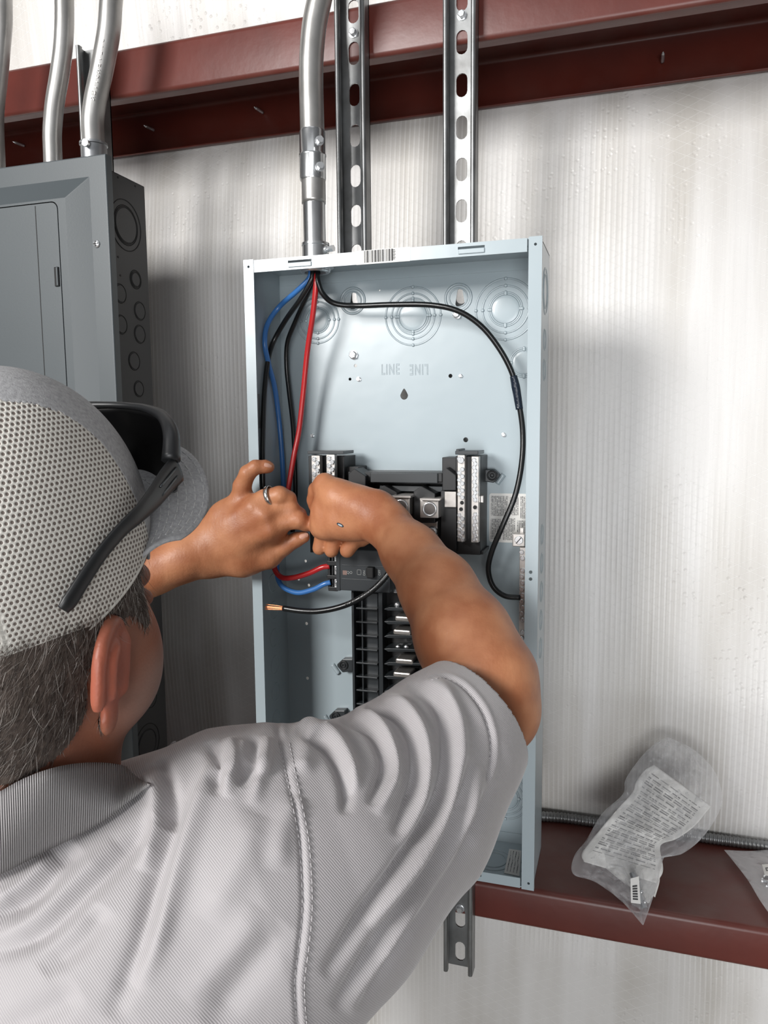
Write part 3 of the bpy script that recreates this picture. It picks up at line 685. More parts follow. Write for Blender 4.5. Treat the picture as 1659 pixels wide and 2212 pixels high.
bpx('toggle_slot', M_groove, brk, [(790, 1228, 815, 1244, yk-.0003, .90)], .0002)
M_mark = mat('printed_marks', (150, 152, 150), .6)
for tx, a, b, s_ in (('ON', 787, 1238, .0042), ('OFF', 820, 1237, .0042), ('QO', 755, 1237, .0048)):
    text_mb(tx, s_, W(a, b, yk-.0005), ZZ if tx != 'QO' else XX, -XX if tx != 'QO' else ZZ, th=.0003).build('printed_mark', M_mark, brk)
p = W(745, 1237, yk-.0003); mb = MB().box(p+Vector((-.0028, -.0003, -.0028)), p+Vector((.0028, 0, .0028))); mb.build('printed_square', mat('mark_copper', (120, 96, 88), .5), brk)
p = W(776, 1236, yk-.0003); mb = MB()
for k in range(4):
    c0 = [(-.0025, -.003), (.0025, -.003), (.0025, .003), (-.0025, .003)][k]; c1 = [(.0025, -.003), (.0025, .003), (-.0025, .003), (-.0025, -.003)][k]
    mb.box(p+Vector((min(c0[0], c1[0])-.0002, -.0003, min(c0[1], c1[1])-.0002)), p+Vector((max(c0[0], c1[0])+.0002, 0, max(c0[1], c1[1])+.0002)))
mb.build('printed_outline', M_mark, brk)
# ground bar
gb = empty('ground_bar', W(1128, 1300, .96), 'aluminium ground bar with a row of screws along the right side of the panel', 'ground bar')
o = MB().boxpx(1121, 1182, 1136, 1450, .940, .952).build('bar', M_alu, gb, bevel=.0006)
base = None
for k in range(20):
    y = 1192 + 13.3*k
    if k in (2, 12): continue
    p = W(1128 + (1 if k % 2 else -1), y, .940)
    if base is None:
        mb = screwm(.0030); me = MB(); me.v = [v + root_loc(o) for v in mb.v]; me.f = mb.f; base = me.build('terminal_screw', M_zinc, o, autosm=35); base.location = p - root_loc(o)
    else: copy_part(base, p - root_loc(o), o)
o2 = MB().boxpx(1107, 1154, 1134, 1181, .936, .955).build('lug', M_alu, gb, bevel=.001)
p = W(1121, 1167, .936); o3 = MB().lathe(p, (0, -1, 0), [(0, .0052), (.0018, .005), (.0022, .0046)], 28).build('lug_screw', M_zinc, o2, autosm=35)
MB().box((-.0045, -.0004, -.0005), (.0045, .0003, .0005), Matrix.Translation(p + Vector((0, -.0022, 0))) @ Matrix.Rotation(math.radians(-50), 4, 'Y')).build('screw_slot', M_groove, o3)
MB().boxpx(1122, 1140, 1132, 1156, .95, .957).build('bar_foot', M_alu, gb, bevel=.001)
MB().box((W(1121, 1300, .95).x, .952, W(1128, 1440, .95).z), (W(1134, 1300, .95).x, yB, W(1128, 1425, .95).z)).build('bar_standoff', M_alu, gb)

# ------------------------------------------------------------ wires
def wire(pts, r, m, label, group=None, res=8):
    P_ = []
    for a, b, y in pts:                                # keep clear of the left wall of the box
        q = W(a, b, y)
        if q.x < PX0 + in_ + t + r + .0008 and y > PF: q = W(a, b, y * (PX0 + in_ + t + r + .0008) / q.x)
        P_.append(q)
    o = MB().tube(P_, r, 14, res=res).build('wire', m, smooth=True); tag(o, label, 'wire', group); return o
wire([(672, 585, .918), (667, 603, .917), (640, 630, .92), (604, 662, .935), (578, 700, .95), (572, 740, .957), (580, 785, .961), (594, 840, .962), (604, 920, .960), (610, 1000, .955), (612, 1070, .948),
      (606, 1150, .935), (598, 1220, .92), (606, 1262, .912), (640, 1280, .906), (675, 1274, .904), (700, 1262, .904), (714, 1258, .906)], .0034, M_blue, 'blue insulated wire running down the left inside of the panel to the breaker')
wire([(676, 585, .916), (672, 606, .915), (650, 645, .92), (618, 690, .935), (590, 740, .95), (578, 785, .956), (571, 850, .958), (568, 930, .957), (567, 1010, .953), (570, 1090, .945), (580, 1170, .93),
      (592, 1215, .915), (596, 1195, .90), (600, 1160, .89)], .0033, M_black, 'black wire nearest the left wall, hanging from the conduit into the hand')
wire([(680, 585, .922), (676, 608, .925), (658, 650, .935), (638, 695, .947), (621, 740, .955), (619, 790, .960), (625, 850, .961), (633, 920, .959), (637, 1000, .956), (638, 1080, .95), (632, 1150, .94)],
     .0032, M_black, 'black wire just left of the red wire, hanging from the conduit')
wire([(684, 585, .920), (683, 612, .915), (676, 680, .922), (664, 760, .932), (655, 850, .938), (646, 930, .938), (634, 990, .934), (624, 1050, .93), (614, 1110, .925), (600, 1180, .92), (592, 1222, .915),
      (606, 1246, .910), (632, 1248, .906), (668, 1238, .904), (695, 1226, .904), (712, 1223, .906)], .0036, M_redw, 'red insulated wire hanging from the conduit and looping into the breaker')
wb = empty('wire', W(900, 650, .93), 'black wire arching right across the panel down to the ground bar', 'wire')
arch = [(686, 585, .918), (687, 608, .914), (697, 634, .918), (722, 655, .928), (770, 660.5, .935), (850, 658, .932), (930, 659, .928), (990, 672, .927), (1040, 705, .930), (1080, 755, .935), (1107, 808, .940), (1119, 860, .942),
        (1129, 930, .942), (1127, 1000, .938), (1113, 1070, .934), (1086, 1135, .932), (1063, 1190, .935), (1055, 1230, .937), (1065, 1266, .938), (1090, 1287, .938), (1124, 1291, .940)]
P_ = [W(*p) for p in arch]
MB().tube(P_, .0034, 14, res=8).build('insulation', M_black, wb, smooth=True)
tp = [W(*p) for p in ((1109, 812, .940), (1114, 835, .941), (1118, 858, .942), (1122, 884, .942))]
MB().tube(tp, [.0044, .0052, .0048, .0044], 12, res=10).build('tape_wrap', mat('blue_black_tape', (22, 32, 46), .35, bump=(60, .9, .004)), wb, smooth=True)
# stripped wire
ws = empty('wire', W(690, 1318, .875), 'black wire with stripped bare copper end hanging in front of the breaker', 'wire')
sp_ = [(612, 1314, .872), (650, 1319.5, .872), (690, 1320, .874), (735, 1311, .877), (775, 1294, .880), (810, 1270, .884), (838, 1240, .888), (860, 1205, .895), (880, 1175, .905)]
P_ = [W(*p) for p in sp_]
MB().tube(P_, .0037, 16, res=8).build('insulation', M_black, ws, smooth=True)
ends = MB(); rnd = random.Random(5)
A0 = W(614, 1314, .872); B0 = W(575, 1311, .872)
for k in range(16):
    an = rnd.random()*6.28; rr = .0024*math.sqrt(rnd.random()); off = Vector((0, math.cos(an), math.sin(an)))*rr
    e_ = B0 + off*1.5 + Vector((rnd.uniform(-.0015, .0015), 0, 0)); mid = (A0+B0)/2 + off*1.35
    ends.tube([A0 + off, mid, e_], .00055, 6, res=4)
ends.build('bare_copper_strands', M_copper, ws, smooth=True)
# faint print on the black insulation
PT, _ = smooth_path([W(*p) for p in ((745, 1306, .8735), (775, 1292, .8765), (810, 1268, .8803), (834, 1242, .8843))], 0, 30)
tx = 'ACAM VTNC 3 AWG'; 
for i, ch in enumerate(tx):
    if ch == ' ': continue
    k = int((i+.5)/len(tx)*(len(PT)-2)); d = (PT[k+1]-PT[k]).normalized(); n_ = Vector((0, -1, 0)); v_ = n_.cross(d) * 1
    if v_.z < 0: v_ = -v_
    text_mb(ch, .0046, PT[k], d, v_, th=.0006).build('printed_letter', mat('print_grey', (84, 84, 82), .6) if i == 0 else bpy.data.materials['print_grey'], ws)
# ------------------------------------------------------------ the man: smooth blended volumes turned into one continuous skin
import openvdb
from mathutils.bvhtree import BVHTree
class Field:
    def __init__(s, lo, hi, h):
        s.lo = np.array(lo, float); s.h = h; s.n = np.ceil((np.array(hi) - s.lo) / h).astype(int) + 1
        s.a = np.full(s.n, 0.03, np.float32)
    def region(s, lo, hi):
        i0 = np.clip(np.floor((lo - s.lo) / s.h).astype(int), 0, s.n); i1 = np.clip(np.ceil((hi - s.lo) / s.h).astype(int) + 1, 0, s.n)
        if (i1 <= i0).any(): return None
        g = [((np.arange(i0[k], i1[k]) * s.h) + s.lo[k]).astype(np.float32) for k in range(3)]
        return tuple(slice(i0[k], i1[k]) for k in range(3)), np.meshgrid(*g, indexing='ij', sparse=True)
    def put(s, sl, d, k, sub=False):
        a = s.a[sl]
        if sub: h = np.clip(.5 - .5*(d + a)/k, 0, 1); s.a[sl] = a + (-d - a)*h + k*h*(1-h); return
        h = np.clip(.5 + .5*(d - a)/k, 0, 1); s.a[sl] = d + (a - d)*h - k*h*(1-h)
    def cone(s, a, b, ra, rb, k=.006, flat=None, sub=False):
        a = np.array(a, float); b = np.array(b, float); m = max(ra, rb) + k + .008
        r = s.region(np.minimum(a, b) - m, np.maximum(a, b) + m)
        if r is None: return
        sl, (x, y, z) = r; ba = b - a; L2 = max(ba @ ba, 1e-12)
        px_, py_, pz_ = x - a[0], y - a[1], z - a[2]
        t_ = np.clip((px_*ba[0] + py_*ba[1] + pz_*ba[2]) / L2, 0, 1)
        dx, dy, dz = px_ - t_*ba[0], py_ - t_*ba[1], pz_ - t_*ba[2]
        if flat is not None:                          # (unit normal, factor): thinner along the normal
            n, f = np.array(flat[0]), flat[1]; dn = dx*n[0] + dy*n[1] + dz*n[2]
            d2 = dx*dx + dy*dy + dz*dz + dn*dn*(1/(f*f) - 1)
            rad = ra + (rb-ra)*t_; d = (np.sqrt(d2) - rad) * f ** .5
        else: d = np.sqrt(dx*dx + dy*dy + dz*dz) - (ra + (rb - ra)*t_)
        s.put(sl, d.astype(np.float32), k, sub)
    def ell(s, c, axes, radii, k=.006, sub=False):
        c = np.array(c, float); A = np.array(axes, float); rr = np.array(radii); m = rr.max() + k + .008
        r = s.region(c - m, c + m)
        if r is None: return
        sl, (x, y, z) = r; q = [(x-c[0])*A[i][0] + (y-c[1])*A[i][1] + (z-c[2])*A[i][2] for i in range(3)]
        k0 = np.sqrt(sum((q[i]/rr[i])**2 for i in range(3))); k1 = np.sqrt(sum((q[i]/rr[i]**2)**2 for i in range(3)))
        s.put(sl, (k0*(k0-1)/np.maximum(k1, 1e-6)).astype(np.float32), k, sub)
    def chain(s, pts, k=.003, k2=.004, flat=None):
        """pts = [(px, py, y, radius px)]: a limb or finger given by its joints"""
        P_ = [W(a, b, y) for a, b, y, _ in pts]; R = [prad(p, q[3]) for p, q in zip(P_, pts)]
        for i in range(len(P_) - 1): s.cone(P_[i], P_[i+1], R[i], R[i+1], k if i else k2, flat)
    def plane_cut(s, p, n, lo, hi):
        r = s.region(np.array(lo), np.array(hi)); sl, (x, y, z) = r
        d = (x-p[0])*n[0] + (y-p[1])*n[1] + (z-p[2])*n[2]; s.a[sl] = np.maximum(s.a[sl], d.astype(np.float32))
    def mesh(s, smooth=1):
        g = openvdb.FloatGrid(0.03); g.copyFromArray(np.clip(s.a, -.03, .03))
        pts, quads = g.convertToQuads(0.0)
        pts = pts * s.h + s.lo
        # keep the largest connected piece
        return pts, quads
def relax(pts, quads, it=2, w=.5):
    e = np.concatenate([quads[:, [0, 1]], quads[:, [1, 2]], quads[:, [2, 3]], quads[:, [3, 0]]]); e = np.concatenate([e, e[:, ::-1]])
    n = len(pts); cnt = np.bincount(e[:, 0], minlength=n)[:, None]
    for _ in range(it):
        acc = np.stack([np.bincount(e[:, 0], weights=pts[e[:, 1], k], minlength=n) for k in range(3)], 1)
        pts = pts*(1-w) + w*acc/np.maximum(cnt, 1)
    return pts
def vnormals(pts, q):
    fn = np.cross(pts[q[:, 2]] - pts[q[:, 0]], pts[q[:, 3]] - pts[q[:, 1]]); n = np.zeros_like(pts)
    for k in range(4):
        for c in range(3): n[:, c] += np.bincount(q[:, k], weights=fn[:, c], minlength=len(pts))
    return n / np.maximum(np.linalg.norm(n, axis=1)[:, None], 1e-9)
def project(pts):
    c = (pts - CAM) @ RM; return np.stack([829.5 + F*c[:, 0]/c[:, 2], 1106 + F*c[:, 1]/c[:, 2]], 1), c[:, 2]
def np_obj(name, pts, quads, m, parent, attr=None):
    me = bpy.data.meshes.new(name); L = np.array(root_loc(parent))
    n = len(pts); me.vertices.add(n); me.vertices.foreach_set('co', (pts - L).astype(np.float32).ravel())
    nf = len(quads); me.loops.add(nf*4); me.polygons.add(nf); me.loops.foreach_set('vertex_index', quads.astype(np.int32).ravel())
    me.polygons.foreach_set('loop_start', np.arange(nf, dtype=np.int32)*4); me.update(calc_edges=True); me.validate()
    me.polygons.foreach_set('use_smooth', [True]*nf)
    if attr is not None:
        for an, av in attr.items():
            at = me.attributes.new(an, 'FLOAT', 'POINT'); at.data.foreach_set('value', av.astype(np.float32))
    for mm in (m if isinstance(m, (list, tuple)) else [m]): me.materials.append(mm)
    o = bpy.data.objects.new(name, me); COL.objects.link(o); o.parent = parent; return o
def camw(v): return _n(RM @ np.array(v, float))

man = empty('person', W(300, 1700, .45), 'person in grey polo shirt and mesh-back cap, seen from behind, wiring the open panel', 'person')

# head frame (origin at the centre of the cap crown)
HF = camw((.42, -.30, .86)); HU = np.array(camw((-.06, -.93, -.34))); HU = _n(HU - HF*(HU @ HF)); HR = np.cross(HF, HU)
HC = np.array((-.3796, .3983, 1.4310)); CR = (.078, .095, .1088)
def H(r, f, u): return HC + HR*r + HF*f + HU*u
AX = (HR, HF, HU)
def headlocal(p): d = p - HC; return np.stack([d @ HR, d @ HF, d @ HU], -1)

fb = Field((-.93, .20, .95), (.22, .93, 1.62), .0020)
# skull, face, jaw
fb.ell(H(0, 0, 0), AX, (.0715, .088, .099), .01)
fb.ell(H(0, -.010, -.055), AX, (.068, .070, .062), .02)
fb.ell(H(0, .020, -.085), AX, (.062, .060, .070), .02)
fb.ell(H(0, .030, -.126), AX, (.050, .046, .034), .02)
fb.ell(H(.040, .035, -.100), AX, (.022, .036, .045), .015); fb.ell(H(-.040, .035, -.100), AX, (.022, .036, .045), .015)
fb.ell(H(0, .070, -.034), AX, (.044, .013, .012), .012)                      # brow
fb.cone(H(0, .082, -.045), H(0, .096, -.080), .006, .009, .010)              # nose
fb.ell(H(.012, .094, -.082), AX, (.008, .009, .007), .006); fb.ell(H(-.012, .094, -.082), AX, (.008, .009, .007), .006)
fb.ell(H(.03, .080, -.050), AX, (.014, .008, .009), .006, sub=True); fb.ell(H(-.03, .080, -.050), AX, (.014, .008, .009), .006, sub=True)   # eye sockets
fb.ell(H(.03, .071, -.051), AX, (.012, .011, .010), .003); fb.ell(H(-.03, .071, -.051), AX, (.012, .011, .010), .003)
fb.ell(H(0, .082, -.106), AX, (.023, .008, .005), .004); fb.ell(H(0, .080, -.116), AX, (.020, .009, .006), .004)   # lips
fb.ell(H(0, .070, -.142), AX, (.018, .014, .014), .012)                      # chin
# ears
def ear_on(E, A1, A2, A3):
    fb.ell(E, (A1, A2, A3), (.029, .0175, .0050), .004)
    rim = [(-.35, -.75), (-.1, -.6), (.1, -.45)]
    rim = [(-.55, 1.0), (-.1, 1.02), (.35, .98), (.72, .72), (.98, .2), (1.0, -.3), (.8, -.75), (.45, -.9)]
    pts = [np.array(q) for q in smooth_path([E + A1*(u*.030) + A2*(v*.0185) - A3*.001 for u, v in rim], 0, 4)[0]]
    for i in range(len(pts)-1): fb.cone(pts[i], pts[i+1], .0040, .0040, .0020)
    inner = [(-.45, .45), (0, .5), (.4, .45), (.62, .1)]
    pts = [np.array(q) for q in smooth_path([E + A1*(u*.030) + A2*(v*.0185) + A3*.004 for u, v in inner], 0, 4)[0]]
    for i in range(len(pts)-1): fb.cone(pts[i], pts[i+1], .0030, .0026, .0025)
    fb.ell(E - A1*.032 + A2*.001, (A1, A2, A3), (.012, .0105, .0048), .004)   # lobe
    fb.ell(E + A3*.0065 - A2*.003 - A1*.004, (A1, A2, A3), (.012, .0075, .0045), .003, sub=True)
    fb.cone(E - A2*.016 + A1*.012, E - A2*.016 - A1*.018, .006, .006, .008)
EC = H(.0750, -.006, -.079)
A1 = _n(HU*.975 + HF*.16 + HR*.08); A2 = _n(HR*.40 - HF*.92); A2 = _n(A2 - A1*(A2 @ A1)); A3 = np.cross(A1, A2); A3 = A3*np.sign(A3 @ HF)
ear_on(EC, A1, A2, A3)
el = headlocal(EC); EL = H(-el[0], el[1], el[2]); mir = lambda v: (lambda q: HR*-q[0] + HF*q[1] + HU*q[2])(np.array([v @ HR, v @ HF, v @ HU]))
ear_on(EL, mir(A1), mir(A2), mir(A3))
# neck and shoulders
nb = np.array(W(20, 1770, .425))
fb.cone(H(0, -.030, -.090), nb, .056, .056, .02); fb.cone(H(.005, .012, -.125), np.array(W(100, 1800, .45)), .040, .052, .02)
fb.cone(H(.022, -.046, -.085), np.array(W(80, 1740, .405)), .030, .032, .015)
sh = W(600, 1900, .47); shl = W(-420, 1900, .50)
fb.cone(np.array(W(60, 1910, .45)), sh, .060, .066, .03); fb.cone(np.array(W(60, 1910, .45)), shl, .060, .066, .03)
fb.cone(np.array(W(60, 1950, .43)), np.array(W(60, 2900, .45)), .085, .10, .03)
# right arm (nearest), elbow up, forearm reaching to the panel
fb.chain([(600, 1900, .47, 160), (760, 1790, .53, 130), (900, 1675, .60, 105), (1000, 1592, .655, 92), (1063, 1530, .695, 88)], .02, .03)
fb.chain([(1063, 1530, .695, 90), (1048, 1468, .708, 104), (1000, 1375, .735, 98), (945, 1272, .772, 76), (890, 1197, .805, 58), (838, 1135, .832, 47)], .02, .02)
fb.cone(W(1075, 1530, .69), W(1085, 1545, .69), prad(W(1075, 1530, .69), 74), prad(W(1075, 1530, .69), 66), .015)
# right hand
HN = (W(740, 1100, .84) - Vector(CAM)).normalized()
fb.chain([(838, 1135, .832, 47), (808, 1112, .838, 50), (765, 1108, .846, 56), (727, 1106, .852, 57)], .012, .012, flat=(HN, .72))
fb.chain([(775, 1095, .838, 40), (728, 1072, .845, 36), (702, 1050, .852, 26)], .008, .008)          # thumb root and first joint
fb.chain([(702, 1046, .852, 25), (683, 1058, .860, 17), (677, 1080, .866, 14.5), (679, 1093, .869, 13)], .002, .003)  # its end bent down
fb.chain([(735, 1128, .842, 36), (704, 1134, .850, 30), (693, 1140, .858, 24)], .008, .006)         # knuckle of the forefinger
fb.chain([(693, 1126, .856, 22), (686, 1112, .866, 16), (690, 1106, .872, 13)], .002, .003)
for ch in ([(712, 1132, .866, 22), (696, 1163, .868, 17), (690, 1184, .868, 15.5)], [(738, 1138, .864, 22), (722, 1168, .864, 17.5), (716, 1189, .864, 16)],
           [(785, 1136, .862, 22), (764, 1168, .862, 18), (750, 1189, .862, 16.5)], [(808, 1136, .858, 22), (790, 1160, .864, 16), (782, 1168, .868, 14)]):
    fb.chain(ch, .0015, .0025)
# left arm and hand
fb.chain([(-420, 1900, .50, 135), (-260, 1760, .60, 118), (-60, 1500, .70, 90)], .02, .03)
fb.chain([(-60, 1500, .70, 92), (120, 1345, .755, 72), (250, 1270, .795, 52), (335, 1232, .818, 45), (400, 1204, .832, 46), (445, 1188, .842, 49)], .02, .02)
LN = (W(520, 1150, .84) - Vector(CAM)).normalized()
for ch in ([(448, 1172, .842, 40), (488, 1118, .844, 33), (522, 1082, .848, 25)], [(450, 1182, .842, 42), (510, 1128, .844, 34), (553, 1098, .848, 26)],
           [(452, 1192, .842, 42), (520, 1150, .844, 38), (580, 1120, .850, 27)], [(455, 1200, .844, 42), (525, 1180, .848, 42), (588, 1152, .854, 30)],
           [(458, 1200, .846, 40), (525, 1206, .852, 36), (580, 1202, .858, 26)]): fb.chain(ch, .012, .012, flat=(LN, .8))
fb.chain([(522, 1080, .848, 24), (523, 1050, .844, 19.5), (535, 1022, .840, 17.5), (552, 1009, .842, 15.5), (574, 1008, .848, 14), (581, 1009, .850, 12.5)], .003, .006)   # little finger
fb.chain([(545, 1096, .846, 26), (572, 1078, .842, 21), (604, 1070, .844, 20), (622, 1078, .852, 18), (630, 1095, .864, 15), (632, 1104, .870, 12)], .003, .004)   # ring finger
fb.chain([(575, 1116, .848, 25), (600, 1100, .846, 20), (628, 1100, .852, 18.5), (646, 1112, .862, 16), (654, 1124, .870, 13)], .003, .003)   # middle
fb.chain([(590, 1150, .852, 28), (612, 1126, .848, 21), (645, 1123, .852, 19.5), (660, 1132, .858, 15.5), (667, 1137, .862, 11)], .003, .004)   # forefinger
fb.chain([(580, 1200, .860, 28), (612, 1182, .862, 19), (640, 1166, .864, 16), (656, 1160, .866, 13.5)], .003, .005)   # thumb
# tendons and knuckles
for a, b in (((470, 1150, .832), (545, 1096, .832)), ((475, 1172, .831), (572, 1114, .832)), ((480, 1190, .833), (582, 1146, .836))):
    fb.cone(W(*a), W(*b), .006, .0105, .012)
pts, quads = fb.mesh(); pts = relax(pts, quads, 2, .5)
nrm = vnormals(pts, quads)
pix, dep = project(pts)
# skin tone: reddened ear, neck and face; paler fingertips
hl = headlocal(pts); dEar = np.linalg.norm(pts - EC, axis=1)
headm = np.clip((np.linalg.norm(pts - HC, axis=1) < .24) * 1.0, 0, 1) * np.clip(1.2 - (pts[:, 1] - .55)*20, 0, 1)
headm *= (pix[:, 0] < 420) & (pts[:, 1] < .60)
earm = np.clip((.042 - dEar)/.02, 0, 1)*np.clip((hl[:, 0] - .068)/.006, 0, 1)
beard = np.clip(1 - np.linalg.norm((hl - np.array([.045, .045, -.125]))/np.array([.045, .05, .04]), axis=1), 0, 1)
body_attr = {'head': headm, 'ear': earm, 'beard': np.clip(beard*2, 0, 1)}
del fb
M_skin = mat('skin', (188, 132, 98), 0.46, spec=0.42, sss=.05)
def skin(m):
    b = m.node_tree.nodes['Principled BSDF']; tc = N_(m, 'ShaderNodeTexCoord')
    n = N_(m, 'ShaderNodeTexNoise', i_Scale=28.0, i_Detail=6.0); L_(m, tc.outputs['Object'], n.inputs['Vector'])
    r = N_(m, 'ShaderNodeValToRGB'); r.color_ramp.elements[0].position = .35; r.color_ramp.elements[0].color = lin((158, 98, 66)); r.color_ramp.elements[1].position = .68; r.color_ramp.elements[1].color = lin((186, 128, 92)); L_(m, n.outputs['Fac'], r.inputs[0])
    cur = r.outputs[0]
    for an, c, f in (('head', (128, 78, 60), .85), ('ear', (170, 88, 70), .55), ('beard', (150, 132, 124), .5)):
        at = N_(m, 'ShaderNodeAttribute', attribute_name=an); mx = N_(m, 'ShaderNodeMix', data_type='RGBA'); mx.inputs['B'].default_value = lin(c)
        L_(m, math_(m, 'MULTIPLY', at.outputs['Fac'], f), mx.inputs['Factor']); L_(m, cur, mx.inputs['A']); cur = mx.outputs['Result']
    L_(m, cur, b.inputs['Base Color'])
    v = N_(m, 'ShaderNodeTexVoronoi', i_Scale=420.0); L_(m, tc.outputs['Object'], v.inputs['Vector'])
    mp = N_(m, 'ShaderNodeMapping'); mp.inputs['Scale'].default_value = (170, 60, 60); mp.inputs['Rotation'].default_value = (0, .5, .2); L_(m, tc.outputs['Object'], mp.inputs[0])
    w = N_(m, 'ShaderNodeTexNoise', i_Scale=1.0, i_Detail=3.0); L_(m, mp.outputs[0], w.inputs['Vector'])
    h = math_(m, 'ADD', math_(m, 'MULTIPLY', v.outputs['Distance'], .25), w.outputs['Fac'])
    bp = N_(m, 'ShaderNodeBump', i_Strength=.35, i_Distance=.0012); L_(m, h, bp.inputs['Height']); L_(m, bp.outputs[0], b.inputs['Normal'])
skin(M_skin)
body = np_obj('body', pts, quads, M_skin, man, body_attr)
body_bvh = BVHTree.FromPolygons([tuple(p) for p in pts], [tuple(int(i) for i in q) for q in quads])
def hit(bvh, px_, py_, lift=0.0):
    d = Vector(RM @ np.array([(px_-829.5)/F, (py_-1106)/F, 1.])).normalized()
    loc, n, i, dist = bvh.ray_cast(Vector(CAM), d)
    return None if loc is None else (loc - d*lift, n)
# ------------------------------------------------------------ polo shirt
fs_ = Field((-.93, .22, .80), (.20, .78, 1.50), .0018)
fs_.chain([(1075, 1505, .705, 122), (1024, 1548, .672, 128), (962, 1616, .632, 160), (860, 1735, .58, 208), (705, 1853, .52, 258), (548, 1920, .485, 332)], .02, .02)
fs_.chain([(548, 1920, .485, 332), (330, 2085, .455, 395), (350, 2270, .455, 380), (270, 2700, .46, 400)], .03, .03)
fs_.chain([(330, 2085, .455, 400), (30, 2150, .45, 330), (-110, 2000, .47, 285), (-420, 1905, .50, 225)], .03, .03)
fs_.cone(W(150, 1905, .425), W(20, 1940, .400), .066, .064, .02); fs_.cone(W(20, 1940, .400), W(-60, 2000, .41), .064, .080, .02)
fs_.chain([(-420, 1905, .50, 225), (-330, 1812, .56, 185), (-215, 1700, .63, 158)], .03, .03)
fs_.cone(W(30, 2150, .46), W(60, 3000, .46), .110, .125, .03); fs_.cone(W(330, 2200, .46), W(200, 3000, .46), .095, .115, .03)
for ch in ([(478, 1660, .44, 12), (488, 1603, .50, 13), (486, 1606, .55, 12)], [(560, 1650, .45, 11), (572, 1586, .505, 12), (570, 1590, .56, 11)], [(655, 1650, .47, 11), (668, 1568, .525, 12), (666, 1572, .58, 11)]): fs_.chain(ch, .010, .010)
lw_ = np.array(W(-150, 1640, .665)); ln_ = _n(np.array(W(-60, 1500, .70)) - np.array(W(-260, 1760, .60)))
r_ = fs_.region(np.array((-.93, .40, .95)), np.array((-.46, .78, 1.5))); sl_, (gx, gy, gz) = r_; fs_.a[sl_] = np.maximum(fs_.a[sl_], ((gx-lw_[0])*ln_[0] + (gy-lw_[1])*ln_[1] + (gz-lw_[2])*ln_[2]).astype(np.float32))
hp = np.array(W(1024, 1549, .672)); hn = camw((.74, -.43, .50))
fs_.plane_cut(hp, hn, (-.30, .45, 1.1), (.22, .78, 1.5))
sp_, sq_ = fs_.mesh(); del fs_
sp_ = relax(sp_, sq_, 3, .5)
sn = vnormals(sp_, sq_); spx, sd = project(sp_)
facing = np.einsum('ij,ij->i', sn, sp_ - CAM) < 0
def polydist(p, poly):
    best = np.full(len(p), 1e9); sgn = np.zeros(len(p)); tt = np.zeros(len(p)); n = len(poly) - 1
    for i in range(n):
        a = np.array(poly[i], float); b = np.array(poly[i+1], float); ba = b - a
        t_ = np.clip(((p - a) @ ba)/(ba @ ba), 0, 1); d = p - a - t_[:, None]*ba; dist = np.hypot(d[:, 0], d[:, 1])
        s_ = np.sign(ba[0]*d[:, 1] - ba[1]*d[:, 0]); m = dist < best
        best[m] = dist[m]; sgn[m] = s_[m]; tt[m] = (i + t_[m])/n
    return best, sgn, tt
def densify(poly):
    P_, _ = smooth_path([(a, b, 0) for a, b in poly], 0, 6); return [(p.x, p.y) for p in P_]
disp = np.zeros(len(sp_))
def fold(poly, amp, w, side=0, wv=None, taper=.2):
    """ridge (amp>0) or valley along a line on the cloth; side=+-1 makes one flank steep"""
    d, s_, t_ = polydist(spx, densify(poly)); f = np.clip(np.minimum(t_, 1-t_)/taper, 0, 1)**.7 if taper else 1
    ww = np.where(s_*side > 0, w*.4, w) if side else w
    disp[:] += (1.25 + .45*(spx[:, 0] > 640))*amp*f*np.exp(-(d/ww)**2)*facing
K = .001
fold([(434, 1631), (400, 1720), (362, 1834), (330, 1950), (304, 2051), (239, 2200)], -6*K, 24, 0); fold([(458, 1640), (420, 1740), (385, 1860), (345, 2000), (290, 2130)], 6*K, 26)
fold([(318, 1668), (340, 1725), (333, 1805), (310, 1880)], 5*K, 18); fold([(350, 1640), (368, 1720), (360, 1790)], -5*K, 14)
fold([(-20, 1985), (72, 1935), (130, 1863), (166, 1827)], -5*K, 18); fold([(-20, 1955), (60, 1905), (120, 1850)], 3.5*K, 20)
fold([(-20, 2062), (87, 2015), (181, 1928), (275, 1834), (330, 1760)], -5*K, 22); fold([(-20, 2040), (80, 1985), (170, 1900), (250, 1820)], 3*K, 22)
fold([(455, 1600), (470, 1650), (470, 1720)], -5*K, 14); fold([(490, 1595), (500, 1640), (480, 1720)], 5*K, 17)
fold([(552, 1590), (545, 1630), (521, 1700)], -4*K, 13); fold([(572, 1590), (570, 1640), (545, 1740)], 3.5*K, 15)
fold([(527, 1600), (525, 1650)], 3*K, 12)
fold([(640, 1575), (690, 1600), (725, 1640), (748, 1700), (745, 1760)], -4*K, 13); fold([(665, 1566), (715, 1590), (748, 1640), (770, 1710)], 4.5*K, 15)
fold([(735, 1550), (790, 1570), (820, 1610), (830, 1660), (800, 1740)], -4.5*K, 12); fold([(762, 1542), (810, 1560), (842, 1610), (850, 1680), (815, 1760)], 5*K, 14)
fold([(790, 1527), (850, 1540), (890, 1600), (893, 1690), (853, 1805)], -5*K, 13); fold([(822, 1515), (875, 1530), (915, 1600), (915, 1700), (870, 1830)], 5*K, 15)
fold([(880, 1478), (940, 1515), (965, 1590), (950, 1720), (870, 1860), (780, 1985), (700, 2109)], -6*K, 15); fold([(915, 1465), (965, 1505), (990, 1590), (975, 1720), (900, 1860), (800, 2000)], 5*K, 18)
fold([(1010, 1640), (985, 1760), (930, 1880), (830, 2020), (720, 2180)], -5*K, 15); fold([(1035, 1650), (1010, 1780), (955, 1900), (860, 2030), (750, 2190)], 4*K, 16)
